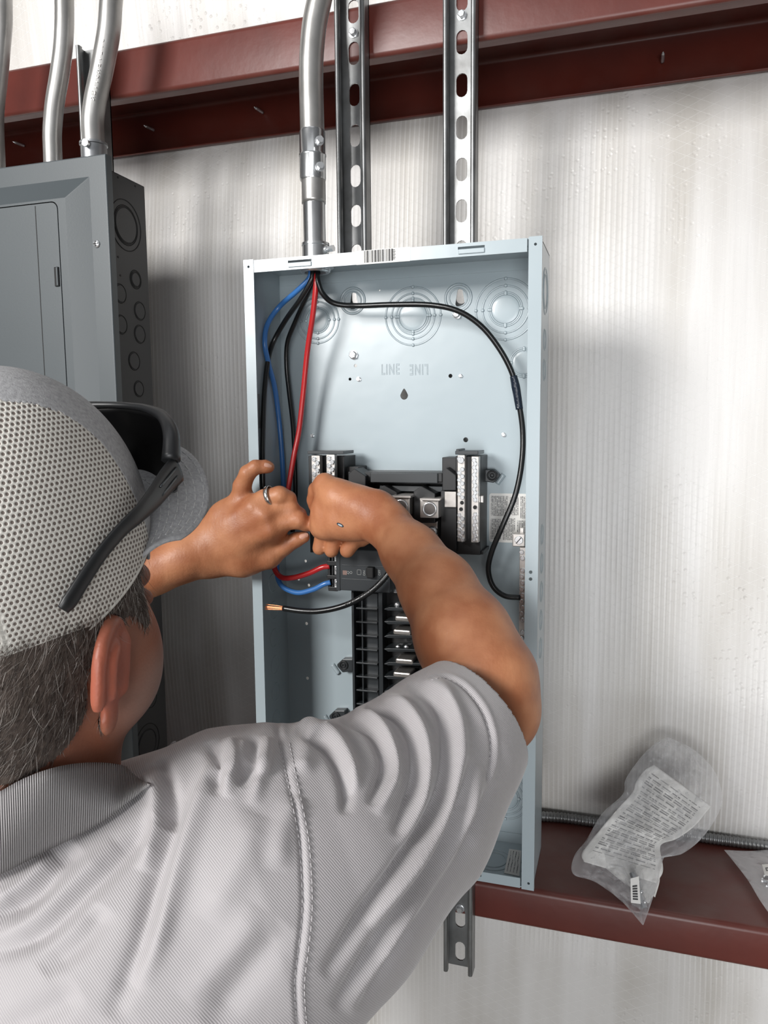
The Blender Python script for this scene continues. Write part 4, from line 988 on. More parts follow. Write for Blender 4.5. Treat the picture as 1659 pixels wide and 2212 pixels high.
fold([(1065, 1690), (1010, 1810), (960, 1895), (850, 2060), (770, 2180)], -5*K, 13)
fold([(640, 1720), (610, 1790), (600, 1880)], 3*K, 26); fold([(560, 1760), (520, 1860), (450, 1990)], 2.5*K, 34); fold([(620, 2000), (540, 2100), (450, 2220)], -3*K, 34); fold([(560, 1960), (500, 2050), (400, 2160)], 2*K, 30)
fold([(225, 1960), (180, 2030), (90, 2100)], -3*K, 26); fold([(170, 2140), (90, 2190), (0, 2230)], -2.5*K, 30)
seam = [(598, 1570), (606, 1600), (618, 1660), (632, 1725), (645, 1790), (652, 1850), (656, 1950), (650, 2030), (640, 2109), (640, 2160), (646, 2230)]
fold(seam, -1.5*K, 5, taper=0); fold([(a+11, b) for a, b in seam], .7*K, 8, taper=0)
hem = [(925, 1470), (958, 1462), (1000, 1482), (1040, 1530), (1060, 1585), (1062, 1640), (1050, 1690)]
fold(hem, -1.5*K, 4, taper=.05); fold([(a+9, b-3) for a, b in hem], .9*K, 6, taper=.05)
sp_ = sp_ + sn*disp[:, None]; sp_ = relax(sp_, sq_, 1, .4)
# open the sleeve end
cen = sp_[sq_].mean(1); keep = ~(((cen - hp) @ hn > -.0022) & (cen[:, 0] > -.28))
sq_ = sq_[keep]; used = np.unique(sq_); remap = np.full(len(sp_), -1); remap[used] = np.arange(len(used)); sq_ = remap[sq_]; sp_ = sp_[used]
M_shirt = mat('grey_polo_knit', (163, 159, 160), 0.55, spec=.35)
def knit(m, sc=820.0, st=.35):
    b = m.node_tree.nodes['Principled BSDF']; tc = N_(m, 'ShaderNodeTexCoord')
    b.inputs['Sheen Weight'].default_value = .35; b.inputs['Sheen Roughness'].default_value = .4
    wv = N_(m, 'ShaderNodeTexWave', i_Scale=270.0, i_Distortion=0.6, bands_direction='DIAGONAL'); wv.inputs['Detail'].default_value = 0
    L_(m, tc.outputs['Object'], wv.inputs['Vector'])
    r = N_(m, 'ShaderNodeValToRGB'); r.color_ramp.elements[0].color = lin((154, 150, 152)); r.color_ramp.elements[1].color = lin((170, 166, 167)); L_(m, wv.outputs['Fac'], r.inputs[0]); L_(m, r.outputs[0], b.inputs['Base Color'])
    n = N_(m, 'ShaderNodeTexNoise', i_Scale=46.0, i_Detail=2.0); L_(m, tc.outputs['Object'], n.inputs['Vector'])
    bp = N_(m, 'ShaderNodeBump', i_Strength=st, i_Distance=.0015); L_(m, math_(m, 'ADD', math_(m, 'MULTIPLY', wv.outputs['Fac'], .3), n.outputs['Fac']), bp.inputs['Height']); L_(m, bp.outputs[0], b.inputs['Normal'])
knit(M_shirt)
shirt = np_obj('polo_shirt', sp_, sq_, M_shirt, man)
md = shirt.modifiers.new('thick', 'SOLIDIFY'); md.thickness = .0016; md.offset = -1
shirt_bvh = BVHTree.FromPolygons([tuple(p) for p in sp_], [tuple(int(i) for i in q) for q in sq_])
M_thread = mat('grey_thread', (178, 175, 176), .6)
def stitches(poly, name, parent, bvh, m, L1=.0026, gap=.0014, r=.00032, lift=.0006):
    P_ = []
    for a, b in densify(poly):
        h = hit(bvh, a, b, lift)
        if h: P_.append(h[0])
    P_, _ = smooth_path(P_, 0, 3); mb = MB(); acc = 0; i = 0
    while i < len(P_) - 1:
        j = i
        while j < len(P_)-1 and (P_[j]-P_[i]).length < L1: j += 1
        if (P_[j]-P_[i]).length < L1*3: mb.tube([P_[i], P_[j]], r, 5, res=1)
        i = j
        while i < len(P_)-1 and (P_[i]-P_[j]).length < gap: i += 1
        if j == len(P_)-1: break
    return mb.build(name, m, parent, smooth=True)
seam_in = seam[1:]
stitches([(a-3, b) for a, b in seam_in], 'seam_stitching', shirt, shirt_bvh, M_thread)
stitches([(a+19, b+4) for a, b in seam_in], 'seam_stitching', shirt, shirt_bvh, M_thread)
stitches([(930, 1469), (960, 1465), (1000, 1485), (1038, 1532), (1057, 1587), (1058, 1640)], 'hem_stitching', shirt, shirt_bvh, M_thread)
# ribbed collar
M_collar = mat('ribbed_collar', (176, 173, 173), .5, spec=.4)
def rib(m):
    b = m.node_tree.nodes['Principled BSDF']; at = N_(m, 'ShaderNodeAttribute', attribute_name='along')
    s_ = math_(m, 'SINE', math_(m, 'MULTIPLY', at.outputs['Fac'], 2*math.pi*95)); bp = N_(m, 'ShaderNodeBump', i_Strength=.9, i_Distance=.0012)
    L_(m, s_, bp.inputs['Height']); L_(m, bp.outputs[0], b.inputs['Normal'])
    r = N_(m, 'ShaderNodeValToRGB'); r.color_ramp.elements[0].color = lin((140, 137, 138)); r.color_ramp.elements[1].color = lin((184, 181, 181)); L_(m, math_(m, 'MULTIPLY', math_(m, 'ADD', s_, 1), .5), r.inputs[0]); L_(m, r.outputs[0], b.inputs['Base Color'])
rib(M_collar)
topc = [(-140, 1790), (-60, 1742), (0, 1712), (50, 1684), (100, 1664), (150, 1653), (200, 1650), (250, 1654), (290, 1668), (318, 1690)]
botc = [(-140, 1930), (-60, 1905), (0, 1884), (50, 1860), (100, 1834), (150, 1810), (200, 1784), (250, 1752), (290, 1722), (322, 1696)]
T_, _ = smooth_path([(a, b, 0) for a, b in topc], 0, 12); B_, _ = smooth_path([(a, b, 0) for a, b in botc], 0, 12)
rows = 14; n_ = len(T_); cp_ = []; along = []
def ypl(h, dflt): return h[0].y if h else dflt
lastb = None; yt = []; yb_ = []
for a, b in zip(T_, B_):
    h1 = hit(body_bvh, a.x, a.y + 6); h2 = hit(shirt_bvh, b.x, b.y)
    yt.append(ypl(h1, None)); h3 = hit(body_bvh, b.x, b.y); yb_.append(min(ypl(h2, 9), ypl(h3, 9)) if (h2 or h3) else None)
def fill(v):
    idx = [i for i, x in enumerate(v) if x is not None]; v = np.interp(range(len(v)), idx, [v[i] for i in idx]); k = np.ones(9)/9
    return np.convolve(np.pad(v, 4, 'edge'), k, 'valid')
yt = fill(yt); yb_ = fill(yb_)
for i in range(n_):
    a = W(T_[i].x, T_[i].y, yt[i] - .007); b = W(B_[i].x, B_[i].y, yb_[i] - .005)
    for j in range(rows + 1):
        t_ = j/rows; p = a.lerp(b, t_); p += (Vector(CAM) - p).normalized()*(.012*math.sin(math.pi*min(1, t_*1.0))**.8)
        cp_.append(p); along.append(i/(n_-1))
quads_c = [(i*(rows+1)+j, (i+1)*(rows+1)+j, (i+1)*(rows+1)+j+1, i*(rows+1)+j+1) for i in range(n_-1) for j in range(rows)]
col_ = np_obj('collar', np.array([tuple(p) for p in cp_]), np.array(quads_c), M_collar, man, {'along': np.array(along)})
md = col_.modifiers.new('thick', 'SOLIDIFY'); md.thickness = .0028; md.offset = 0
# front tip of the collar standing past the shoulder
tipm = MB(); a = [W(330, 1690, .47), W(350, 1628, .49), (W(372, 1602, .50)), W(386, 1624, .50), W(400, 1672, .49), W(362, 1700, .475)]
n = len(a); tipm.add(a + [p + Vector((.001, .003, 0)) for p in a], [tuple(range(n)), tuple(range(n, 2*n))] + [(i, (i+1) % n, (i+1) % n+n, i+n) for i in range(n)])
tipm.build('collar_tip', M_shirt, man, bevel=.001)

# ------------------------------------------------------------ hair
def rim_u(f): return -.042 + .42*f + (.6*f*f if f > 0 else .9*f*f*-1*0)
def hairline(f): return float(np.interp(f, [-.09, -.06, -.03, -.012, 0, .008, .03, .045, .060], [-.134, -.132, -.126, -.112, -.082, -.054, -.060, -.082, -.046]))
M_hair = mat('grey_brown_hair', (70, 60, 55), .55, spec=.35)
def hairc(m):
    b = m.node_tree.nodes['Principled BSDF']; at = N_(m, 'ShaderNodeAttribute', attribute_name='tone')
    r = N_(m, 'ShaderNodeValToRGB'); e = r.color_ramp.elements; e[0].position = .15; e[0].color = lin((44, 36, 32)); e[1].position = 1; e[1].color = lin((196, 190, 184))
    q = e.new(.62); q.color = lin((88, 77, 70)); L_(m, at.outputs['Fac'], r.inputs[0]); L_(m, r.outputs[0], b.inputs['Base Color'])
hairc(M_hair)
hl = headlocal(pts); lat = np.abs(hl[:, 0])
hmask = (hl[:, 1] < .062) & (hl[:, 1] > -.12) & (hl[:, 2] > -.14) & ~((lat > .0725) & (np.minimum(np.linalg.norm(pts - EC, axis=1), np.linalg.norm(pts - EL, axis=1)) < .046)) & ~((hl[:, 1] > -.016) & (hl[:, 2] < -.075) & (hl[:, 2] > -.2))
hu = np.interp(hl[:, 1], [-.09, -.06, -.03, -.012, 0, .008, .03, .045, .060], [-.134, -.132, -.126, -.112, -.082, -.054, -.060, -.082, -.046])
hmask &= (hl[:, 2] > hu) & (hl[:, 2] < rim_u(0) + .42*hl[:, 1] + .035) & (lat < .084) & (((pts - HC) @ HR) > -.09)
cand = np.where(hmask)[0]; rng = np.random.default_rng(4)
sel = rng.choice(cand, min(17000, len(cand)*3), replace=True)
nr = vnormals(pts, quads); hv = []; hf_ = []; ht = []
for i in sel:
    p = pts[i] + rng.normal(0, .0007, 3); n = nr[i]; l = hl[i]
    down = -HU*.75 - HF*(.62 if l[1] > -.07 else .2) + HR*(-.35*np.sign(l[0]) if l[1] < -.04 else 0)
    down = down - n*(down @ n); down = _n(down + rng.normal(0, .22, 3)); d0 = _n(down + n*(.32 + .2*rng.random()))
    edge = min(1, max(.25, (l[2] - hu[i])/.02)); Lh = (.007 + .011*rng.random())*edge + .003
    tone = np.clip(rng.normal(.42, .15), 0, .75) if rng.random() > .17 else rng.uniform(.66, .95)
    if l[2] > -.075 and l[1] > .0: tone = min(1, tone + .15)
    w = _n(np.cross(d0, n))*.00021; k0 = len(hv); q = p - n*.0008; d = d0.copy()
    for s_ in range(4):
        ww = w*(1 - s_/3.3); hv += [q - ww, q + ww, q + n*.00035*(1 - s_/3.3)]; ht += [tone]*3
        d = _n(d - n*.18 + rng.normal(0, .14, 3)); q = q + d*Lh/3
    for s_ in range(3):
        a = k0 + s_*3
        hf_ += [(a, a+2, a+5, a+3), (a+2, a+1, a+4, a+5)]
np_obj('hair', np.array(hv), np.array(hf_), M_hair, man, {'tone': np.array(ht)})
# dark root layer close to the scalp
hq = quads[hmask[quads].all(1)]; us = np.unique(hq); rm = np.full(len(pts), -1); rm[us] = np.arange(len(us))
if len(hq): np_obj('hair_roots', pts[us] + nr[us]*.0009, rm[hq], mat('hair_root_brown', (58, 47, 42), .8, var=(260, (92, 80, 72), .2)), man)

# ------------------------------------------------------------ cap
cap = bpy.data.objects.new('cap', None); COL.objects.link(cap); cap.parent = man
def cpt(ph, th, o=0.0):
    return np.array([(CR[0]+o)*math.sin(ph)*math.cos(th), (CR[1]+o)*math.cos(ph)*math.cos(th), (CR[2]+o)*math.sin(th)])
def th_rim(ph):
    lo, hi = -1.2, .6
    for _ in range(30):
        m_ = (lo+hi)/2; p = cpt(ph, m_)
        if p[2] < rim_u(p[1]): lo = m_
        else: hi = m_
    return lo
FB_U = [-.05, -.0075, .0187, .044, .058, .0703, .0812, .0897, .0929, .1088]; FB_F = [.066, .0529, .043, .0346, .0297, .0215, .0112, -.0045, -.0178, -.034]
def gsd(p): return p[1] - np.interp(p[2], FB_U, FB_F)
NPH, NTH = 300, 110; grid_ = np.zeros((NPH, NTH+1, 3))
for i in range(NPH):
    ph = 2*math.pi*i/NPH - math.pi; t0 = th_rim(ph)
    for j in range(NTH+1):
        th = t0 + (math.pi/2 - t0)*j/NTH*.9995; grid_[i, j] = cpt(ph, th)
G = np.array([[gsd(grid_[i, j]) for j in range(NTH+1)] for i in range(NPH)])
def snap(i, j):
    p = grid_[i, j].copy(); 
    for _ in range(3):
        g = gsd(p); p[1] -= g*.8
        s_ = math.sqrt((p[0]/CR[0])**2 + (p[1]/CR[1])**2 + (p[2]/CR[2])**2); p = p/s_
    return p
sg = np.sign(G)
for i in range(NPH):
    for j in range(NTH+1):
        nbr = [((i+1) % NPH, j), ((i-1) % NPH, j)] + ([(i, j+1)] if j < NTH else []) + ([(i, j-1)] if j else [])
        if any(sg[a]*sg[i, j] < 0 and abs(G[i, j]) <= abs(G[a]) for a in nbr): grid_[i, j] = snap(i, j); G[i, j] = 0
CW = HC + grid_ @ np.array(AX)
fr, bk_ = [], []
for i in range(NPH):
    for j in range(NTH):
        q = (i, j), ((i+1) % NPH, j), ((i+1) % NPH, j+1), (i, j+1); g = sum(G[a] for a in q)
        (fr if g > 0 else bk_).append([a*(NTH+1)+b for a, b in q])
flat_ = CW.reshape(-1, 3); loc_ = grid_.reshape(-1, 3)
def tangent_uv(p, ph0, th0=.25):
    c = np.array([math.sin(ph0)*math.cos(th0), math.cos(ph0)*math.cos(th0), math.sin(th0)]); e1 = _n(np.cross([0, 0, 1], c)); e2 = np.cross(c, e1); return p @ e1, p @ e2
phv = np.arctan2(loc_[:, 0], loc_[:, 1]); side = np.sign(phv); pa = np.abs(phv)
mu = np.zeros(len(loc_)); mv = np.zeros(len(loc_))
lm = loc_*np.array([1, 1, 1]); lm = lm.copy(); lm[:, 0] = np.abs(lm[:, 0])
u1, v1 = tangent_uv(lm, math.radians(112)); u2, v2 = tangent_uv(lm, math.radians(160))
isb = pa > math.radians(137); mu = np.where(isb, u2, u1); mv = np.where(isb, v2, v1)
seamd = np.minimum(np.abs(pa - math.radians(137)), np.abs(pa - math.pi))*np.hypot(loc_[:, 0], loc_[:, 1])
M_gcap = mat('heather_grey_fabric', (150, 150, 152), .85, var=(420, (176, 176, 178), .2), spec=.2, bump=(900, .3, .0006))
M_mesh = bpy.data.materials.new('white_cap_mesh')
def meshm(m):
    m.use_nodes = True; b = m.node_tree.nodes['Principled BSDF']; b.inputs['Roughness'].default_value = .7
    A_ = [N_(m, 'ShaderNodeAttribute', attribute_name=k).outputs['Fac'] for k in ('mu', 'mv', 'seam')]
    s_ = .0031; fr_ = [math_(m, 'SUBTRACT', math_(m, 'FRACT', math_(m, 'MULTIPLY', a, 1/s_)), .5) for a in A_[:2]]
    # staggered rows of small round eyelets
    row = math_(m, 'MULTIPLY', math_(m, 'MODULO', math_(m, 'FLOOR', math_(m, 'MULTIPLY', math_(m, 'ADD', A_[1], 1.0), 1/s_)), 2.0), .5)
    fu = math_(m, 'SUBTRACT', math_(m, 'FRACT', math_(m, 'ADD', math_(m, 'MULTIPLY', math_(m, 'ADD', A_[0], 1.0), 1/s_), row)), .5); fv = math_(m, 'SUBTRACT', math_(m, 'FRACT', math_(m, 'MULTIPLY', math_(m, 'ADD', A_[1], 1.0), 1/s_)), .5)
    d2 = math_(m, 'ADD', math_(m, 'MULTIPLY', fu, fu), math_(m, 'MULTIPLY', math_(m, 'MULTIPLY', fv, fv), .8))
    hole = math_(m, 'MULTIPLY', math_(m, 'LESS_THAN', d2, .085), math_(m, 'GREATER_THAN', A_[2], .0022))
    mx = N_(m, 'ShaderNodeMix', data_type='RGBA'); mx.inputs['A'].default_value = lin((206, 203, 196)); mx.inputs['B'].default_value = lin((104, 94, 88)); L_(m, hole, mx.inputs['Factor'])
    L_(m, mx.outputs['Result'], b.inputs['Base Color'])
    bp = N_(m, 'ShaderNodeBump', i_Strength=.6, i_Distance=.0008); L_(m, math_(m, 'MULTIPLY', math_(m, 'MINIMUM', d2, .2), 5.0), bp.inputs['Height']); L_(m, bp.outputs[0], b.inputs['Normal'])
meshm(M_mesh)
def sub_obj(name, faces, m, attr=False):
    fq = np.array(faces); us = np.unique(fq); rm = np.full(len(flat_), -1); rm[us] = np.arange(len(us))
    o = np_obj(name, flat_[us], rm[fq], m, cap, {'mu': mu[us], 'mv': mv[us], 'seam': seamd[us]} if attr else None)
    md = o.modifiers.new('thick', 'SOLIDIFY'); md.thickness = .0012; md.offset = -1; return o
sub_obj('front_panel', fr, M_gcap); sub_obj('mesh_back', bk_, M_mesh, True)
def HV(p): return Vector(H(*p))
# piping along the join, sewn edge along the rim, top button
jn = [];
for u in np.linspace(-.03, .1075, 60):
    f = float(np.interp(u, FB_U, FB_F)); v = 1 - (f/CR[1])**2 - (u/CR[2])**2
    if v > 0: jn.append((CR[0]*math.sqrt(v), f, u))
MB().tube([HV(p) for p in jn], .0012, 8, res=2).build('join_seam', M_gcap, cap, smooth=True)
MB().tube([HV((-p[0], p[1], p[2])) for p in jn], .0012, 8, res=2).build('join_seam', M_gcap, cap, smooth=True)
rp_ = [HV(cpt(2*math.pi*i/90, th_rim(2*math.pi*i/90), .0006)) for i in range(91)]
MB().tube(rp_, .0014, 8, res=1).build('rim_binding', mat('cap_binding', (200, 197, 190), .8), cap, smooth=True)
MB().lathe(HV((0, 0, CR[2])), HU, [(-.001, .006), (.002, .0055), (.0035, .003), (.004, .0005)], 20).build('top_button', M_gcap, cap, smooth=True)
# brim
def edge_pt(s):                                    # s -1..1 across the brim
    an = s*math.pi/2*.98; l = .082*math.sin(an); f = .062 + .093*math.cos(an)**.85 if math.cos(an) > 0 else .062
    return np.array([l, f, .027 - .040*(abs(l)/.08)**2.0])
def base_pt(s):
    ph = s*math.radians(66); p = cpt(ph, th_rim(ph), -.001); p[2] += .003; return p
def brimp(u, v):
    s = 2*u - 1; a, b = base_pt(s), edge_pt(s); p = a*(1-v) + b*v; p[2] += .004*math.sin(math.pi*v); return HV(p)
br = MB().grid(brimp, 60, 24).build('brim', M_gcap, cap, smooth=True, solid=.0028)
M_st = mat('pale_thread', (186, 186, 186), .7)
for v in (.22, .36, .50, .64, .78, .92):
    mb = MB(); N = 56
    for k in range(N):
        if k % 2: continue
        P_ = [brimp(.02 + .96*(k+q)/N, v) for q in (0, .6, 1.2)]
        for sg_ in (1, -1): mb.tube([p + Vector(HU)*(.0017*sg_) for p in P_], .0005, 5, res=1)
    mb.build('brim_stitching', M_st, br)
# ------------------------------------------------------------ sunglasses resting on the cap
sgl = empty('sunglasses', HV((0, .11, .03)), 'black wraparound sunglasses worn on top of the grey cap', 'sunglasses')
M_sg = mat('matte_black_frame', (26, 27, 29), .42, spec=.5); M_lens = mat('dark_lens', (5, 5, 6), .35, spec=.3)
topL = [(.0725, .078, .037), (.066, .089, .053), (.050, .101, .062), (.030, .108, .0655), (.012, .112, .066), (0, .113, .066)]
botL = [(.0715, .076, .0195), (.064, .086, .0135), (.050, .098, .009), (.030, .108, .007), (.014, .112, .012), (0, .113, .020)]
def both(L): return [HV(p) for p in L] + [HV((-p[0], p[1], p[2])) for p in L[-2::-1]]
TP, _ = smooth_path(both(topL), 0, 6); BP, _ = smooth_path(both(botL), 0, 6)
mb = MB(); n = len(TP); R_ = 8; vs = []
for i in range(n):
    for j in range(R_+1):
        t_ = j/R_; vs.append(TP[i].lerp(BP[i], t_) + Vector(HF)*(.005*math.sin(math.pi*t_)))
mb.add(vs, [(i*(R_+1)+j, (i+1)*(R_+1)+j, (i+1)*(R_+1)+j+1, i*(R_+1)+j+1) for i in range(n-1) for j in range(R_)])
mb.build('lens', M_lens, sgl, smooth=True, solid=.0018)
MB().tube(both(topL), [.0066, .0056, .0042, .0030, .0026, .0026, .0026, .0030, .0042, .0056, .0066], 10, res=6).build('brow_bar', M_sg, sgl, smooth=True)
MB().tube(both(botL), [.0046, .0030, .0018, .0016, .0016, .0018, .0016, .0016, .0018, .0030, .0046], 10, res=6).build('lower_rim', M_sg, sgl, smooth=True)
for s_ in (1, -1):
    path = [(.0730, .083, .030), (.0748, .068, .0250), (.0790, .050, .0195), (.0835, .030, .0150), (.0840, .014, .0105), (.0835, -.004, .0020), (.0815, -.018, -.0085), (.0785, -.030, -.0200), (.0765, -.034, -.0240)]
    rr = [.0110, .0100, .0082, .0060, .0050, .0048, .0052, .0056, .0044]; o = None
    P_, Rr = smooth_path([HV((s_*p[0], p[1], p[2])) for p in path], rr, 6)
    vs = []; seg = 14
    for i, p in enumerate(P_):
        T0 = (P_[min(i+1, len(P_)-1)] - P_[max(i-1, 0)]).normalized(); lt_ = Vector(HR)*s_; lt_ = (lt_ - T0*lt_.dot(T0)).normalized(); up_ = T0.cross(lt_)
        for k in range(seg):
            a = 2*math.pi*k/seg; vs.append(p + up_*math.cos(a)*Rr[i] + lt_*math.sin(a)*min(.0028, Rr[i]*.5))
    fs = [(i*seg+k, i*seg+(k+1) % seg, (i+1)*seg+(k+1) % seg, (i+1)*seg+k) for i in range(len(P_)-1) for k in range(seg)] + [tuple(range(seg)), tuple(range((len(P_)-1)*seg, len(P_)*seg))]
    o = MB().add(vs, fs).build('temple_arm', M_sg, sgl, smooth=True)
    if s_ == 1:
        for dz in (.0030, -.0030):
            MB().tube([HV((.0762, .078, .029+dz)), HV((.0782, .066, .0248+dz)), HV((.0800, .056, .022+dz))], .0009, 6, res=3).build('hinge_bar', mat('gunmetal', (88, 92, 94), .3, .8), o, smooth=True)
# ------------------------------------------------------------ wedding ring and nails
h = hit(body_bvh, 583, 1068)
c = Vector(W(584, 1073, .842)); axd = (Vector(W(600, 1070, .843)) - Vector(W(568, 1081, .842))).normalized()
ring_o = MB().ring(c, axd, prad(c, 23.2), .0011, 48, 8, 2.6).build('ring', mat('silver_ring', (214, 212, 208), .22, 1.0), smooth=True); tag(ring_o, 'plain silver ring on a finger of the hand nearest the panel edge', 'ring')
M_nail = mat('fingernail', (206, 158, 138), .3, spec=.6)
def nail(px_, py_, wx, wy, rot):
    h = hit(body_bvh, px_, py_)
    if not h: return
    n = h[1]; d = Vector(RM @ np.array([math.cos(rot), math.sin(rot), 0.])); d = (d - n*d.dot(n)).normalized(); e = n.cross(d); vs = []; fs = []
    N1, N2 = 5, 14
    vs.append(h[0] + n*.0008)
    for r_ in range(1, N1+1):
        for k in range(N2):
            a = 2*math.pi*k/N2; q = r_/N1; vs.append(h[0] + d*(wx*q*math.cos(a)) + e*(wy*q*math.sin(a)) + n*(.0008 - .0022*q*q*abs(math.sin(a)) - .0006*q*q))
    for k in range(N2): fs.append((0, 1+k, 1+(k+1) % N2))
    for r_ in range(N1-1):
        for k in range(N2): fs.append((1+r_*N2+k, 1+(r_+1)*N2+k, 1+(r_+1)*N2+(k+1) % N2, 1+r_*N2+(k+1) % N2))
    MB().add(vs, fs).build('fingernail', M_nail, man, smooth=True)
nail(579, 1005, .0052, .0038, 0.15); nail(656, 1157, .0060, .0042, -.45)
# small dark scrape on the back of the right hand
h = hit(body_bvh, 735, 1134)
if h:
    n = h[1]; d = Vector(RM @ np.array([.93, .36, 0.])); d = (d - n*d.dot(n)).normalized(); e = n.cross(d)
    for sx, sy, z, cm in ((.0046, .0020, .0002, (34, 40, 50)), (.0030, .0010, .0005, (170, 180, 186))):
        vs = [h[0] + n*z*1.5 + d*sx*math.cos(2*math.pi*k/16) + e*sy*math.sin(2*math.pi*k/16) - n*0 for k in range(16)]
        MB().add(vs + [v - n*.0008 for v in vs], [tuple(range(16))] + [(k, (k+1) % 16, (k+1) % 16+16, k+16) for k in range(16)]).build('skin_mark', mat('mark_%d' % cm[0], cm, .6), man)

# ------------------------------------------------------------ trousers and boots below the frame
ft = Field((-.62, .10, .03), (.02, .66, .92), .006)
cx0 = -.335
ft.ell((cx0, .40, .84), (XX, YY, ZZ), (.150, .115, .12), .02)
for s_ in (-1, 1):
    ft.cone((cx0 + s_*.075, .40, .78), (cx0 + s_*.105, .46, .43), .086, .062, .03); ft.cone((cx0 + s_*.105, .46, .43), (cx0 + s_*.115, .38, .08), .062, .058, .02)
tp_, tq_ = ft.mesh(); tp_ = relax(tp_, tq_, 3); np_obj('trousers', tp_, tq_, mat('dark_blue_denim', (52, 60, 76), .8, bump=(300, .3, .001)), man)
for s_ in (-1, 1):
    mb = MB(); c = Vector((cx0 + s_*.115, .38, 0))
    mb.tube([c + Vector((0, -.06, .045)), c + Vector((0, 0, .055)), c + Vector((0, .10, .040)), c + Vector((0, .17, .034))], [.036, .046, .042, .030], 18, res=5)
    mb.build('boot', mat('brown_leather', (92, 66, 46), .6), man, smooth=True)
    MB().box((c.x-.040, c.y-.09, .0), (c.x+.040, c.y+.19, .018)).build('boot_sole', M_groove, man, bevel=.008)
# ------------------------------------------------------------ things on the lower girt
def webpt(px_, py_, h):
    d = RM @ np.array([(px_-829.5)/F, (py_-1106)/F, 1.]); k = (.869 + h - 1.5)/d[2]
    if d[1]*k < .986: return W(px_, py_, .986)
    return Vector(CAM) + Vector(d*k)
ca = [webpt(a, b + 2, .009) for a, b in ((1000, 1752), (1090, 1758), (1165, 1761), (1220, 1762), (1290, 1769), (1400, 1785), (1500, 1799), (1586, 1811), (1659, 1823), (1800, 1848))]
ca = [Vector((p.x, min(p.y, 1.196), p.z)) for p in ca]; P_, _ = smooth_path(ca, 0, 24)
mb = MB(); pp = []; rr = []
tot = sum((P_[i+1]-P_[i]).length for i in range(len(P_)-1)); N = int(tot/.0011); ds = np.cumsum([0] + [(P_[i+1]-P_[i]).length for i in range(len(P_)-1)])
for k in range(N+1):
    s_ = tot*k/N; i = min(len(P_)-2, int(np.searchsorted(ds, s_, 'right')-1)); t_ = (s_-ds[i])/max(1e-9, ds[i+1]-ds[i]); pp.append(P_[i].lerp(P_[i+1], t_)); rr.append((.0068, .0077, .0079, .0077, .0068)[k % 5])
mb.tube(pp, rr, 14, res=1); tag(mb.build('armoured_cable', M_strut, smooth=True), 'spiral metal armoured cable lying along the back of the lower red girt', 'cable')
def edge_curve(L, n): 
    P_, _ = smooth_path([(a, b, 0) for a, b in L], 0, 12); d = np.cumsum([0] + [(P_[i+1]-P_[i]).length for i in range(len(P_)-1)]); t_ = np.linspace(0, d[-1], n)
    return [(float(np.interp(x, d, [p.x for p in P_])), float(np.interp(x, d, [p.y for p in P_]))) for x in t_]
def yb1(py): return 1.15 - (py-1595)/395*.160
def crumple(p, s=34, a=.004):
    v = 0
    for k in range(3):
        q = Vector(p)*s*(1.9**k); v += abs(mnoise.noise(q + Vector((k*7, 3, 1))))*a/(1.7**k)
    return v
def film(Lc, Rc, ypl, th, name, m, label, n=90, m_=70, cr=.016):
    A_, B_ = edge_curve(Lc, n), edge_curve(Rc, n); mb = MB(); vs = []; fs = []
    for side in (1, -1):
        for i in range(n):
            for j in range(m_+1):
                u = j/m_; x = A_[i][0]*(1-u) + B_[i][0]*u; y = A_[i][1]*(1-u) + B_[i][1]*u
                p = W(x, y, ypl(x, y)); e = min(1, 5*min(u, 1-u), 5*(i+.01)/n, 5*(1-(i+.01)/n))**.6
                c_ = crumple(p + Vector((0, side*.3, 0)), 44, cr); vs.append(p + (Vector(CAM)-p).normalized()*(side*th*e*(.65+.35*math.sin(7*u+5*i/n)) + c_*e))
    for s_ in (0, 1):
        o = s_*n*(m_+1)
        fs += [(o+i*(m_+1)+j, o+(i+1)*(m_+1)+j, o+(i+1)*(m_+1)+j+1, o+i*(m_+1)+j+1) for i in range(n-1) for j in range(m_)]
    ob = mb.add(vs, fs).build(name, m, smooth=True); tag(ob, label, 'plastic bag'); return ob
M_film = mat('clear_plastic_film', (228, 228, 230), .16, spec=.7); M_film.node_tree.nodes['Principled BSDF'].inputs['Alpha'].default_value = .17
b_ = M_film.node_tree.nodes['Principled BSDF']
lw = N_(M_film, 'ShaderNodeLayerWeight', i_Blend=.45); tc_ = N_(M_film, 'ShaderNodeTexCoord'); vn = N_(M_film, 'ShaderNodeTexNoise', i_Scale=55.0, i_Detail=3.0); vn.noise_type = 'RIDGED_MULTIFRACTAL'; L_(M_film, tc_.outputs['Object'], vn.inputs['Vector'])
rd = math_(M_film, 'MULTIPLY', math_(M_film, 'SUBTRACT', vn.outputs['Fac'], .62, True), 1.3, True)
r_ = math_(M_film, 'ADD', math_(M_film, 'ADD', math_(M_film, 'MULTIPLY', lw.outputs['Facing'], .5), .13), rd, True); L_(M_film, r_, b_.inputs['Alpha'])
bp_ = N_(M_film, 'ShaderNodeBump', i_Strength=1.0, i_Distance=.005); L_(M_film, vn.outputs['Fac'], bp_.inputs['Height']); L_(M_film, bp_.outputs[0], b_.inputs['Normal'])
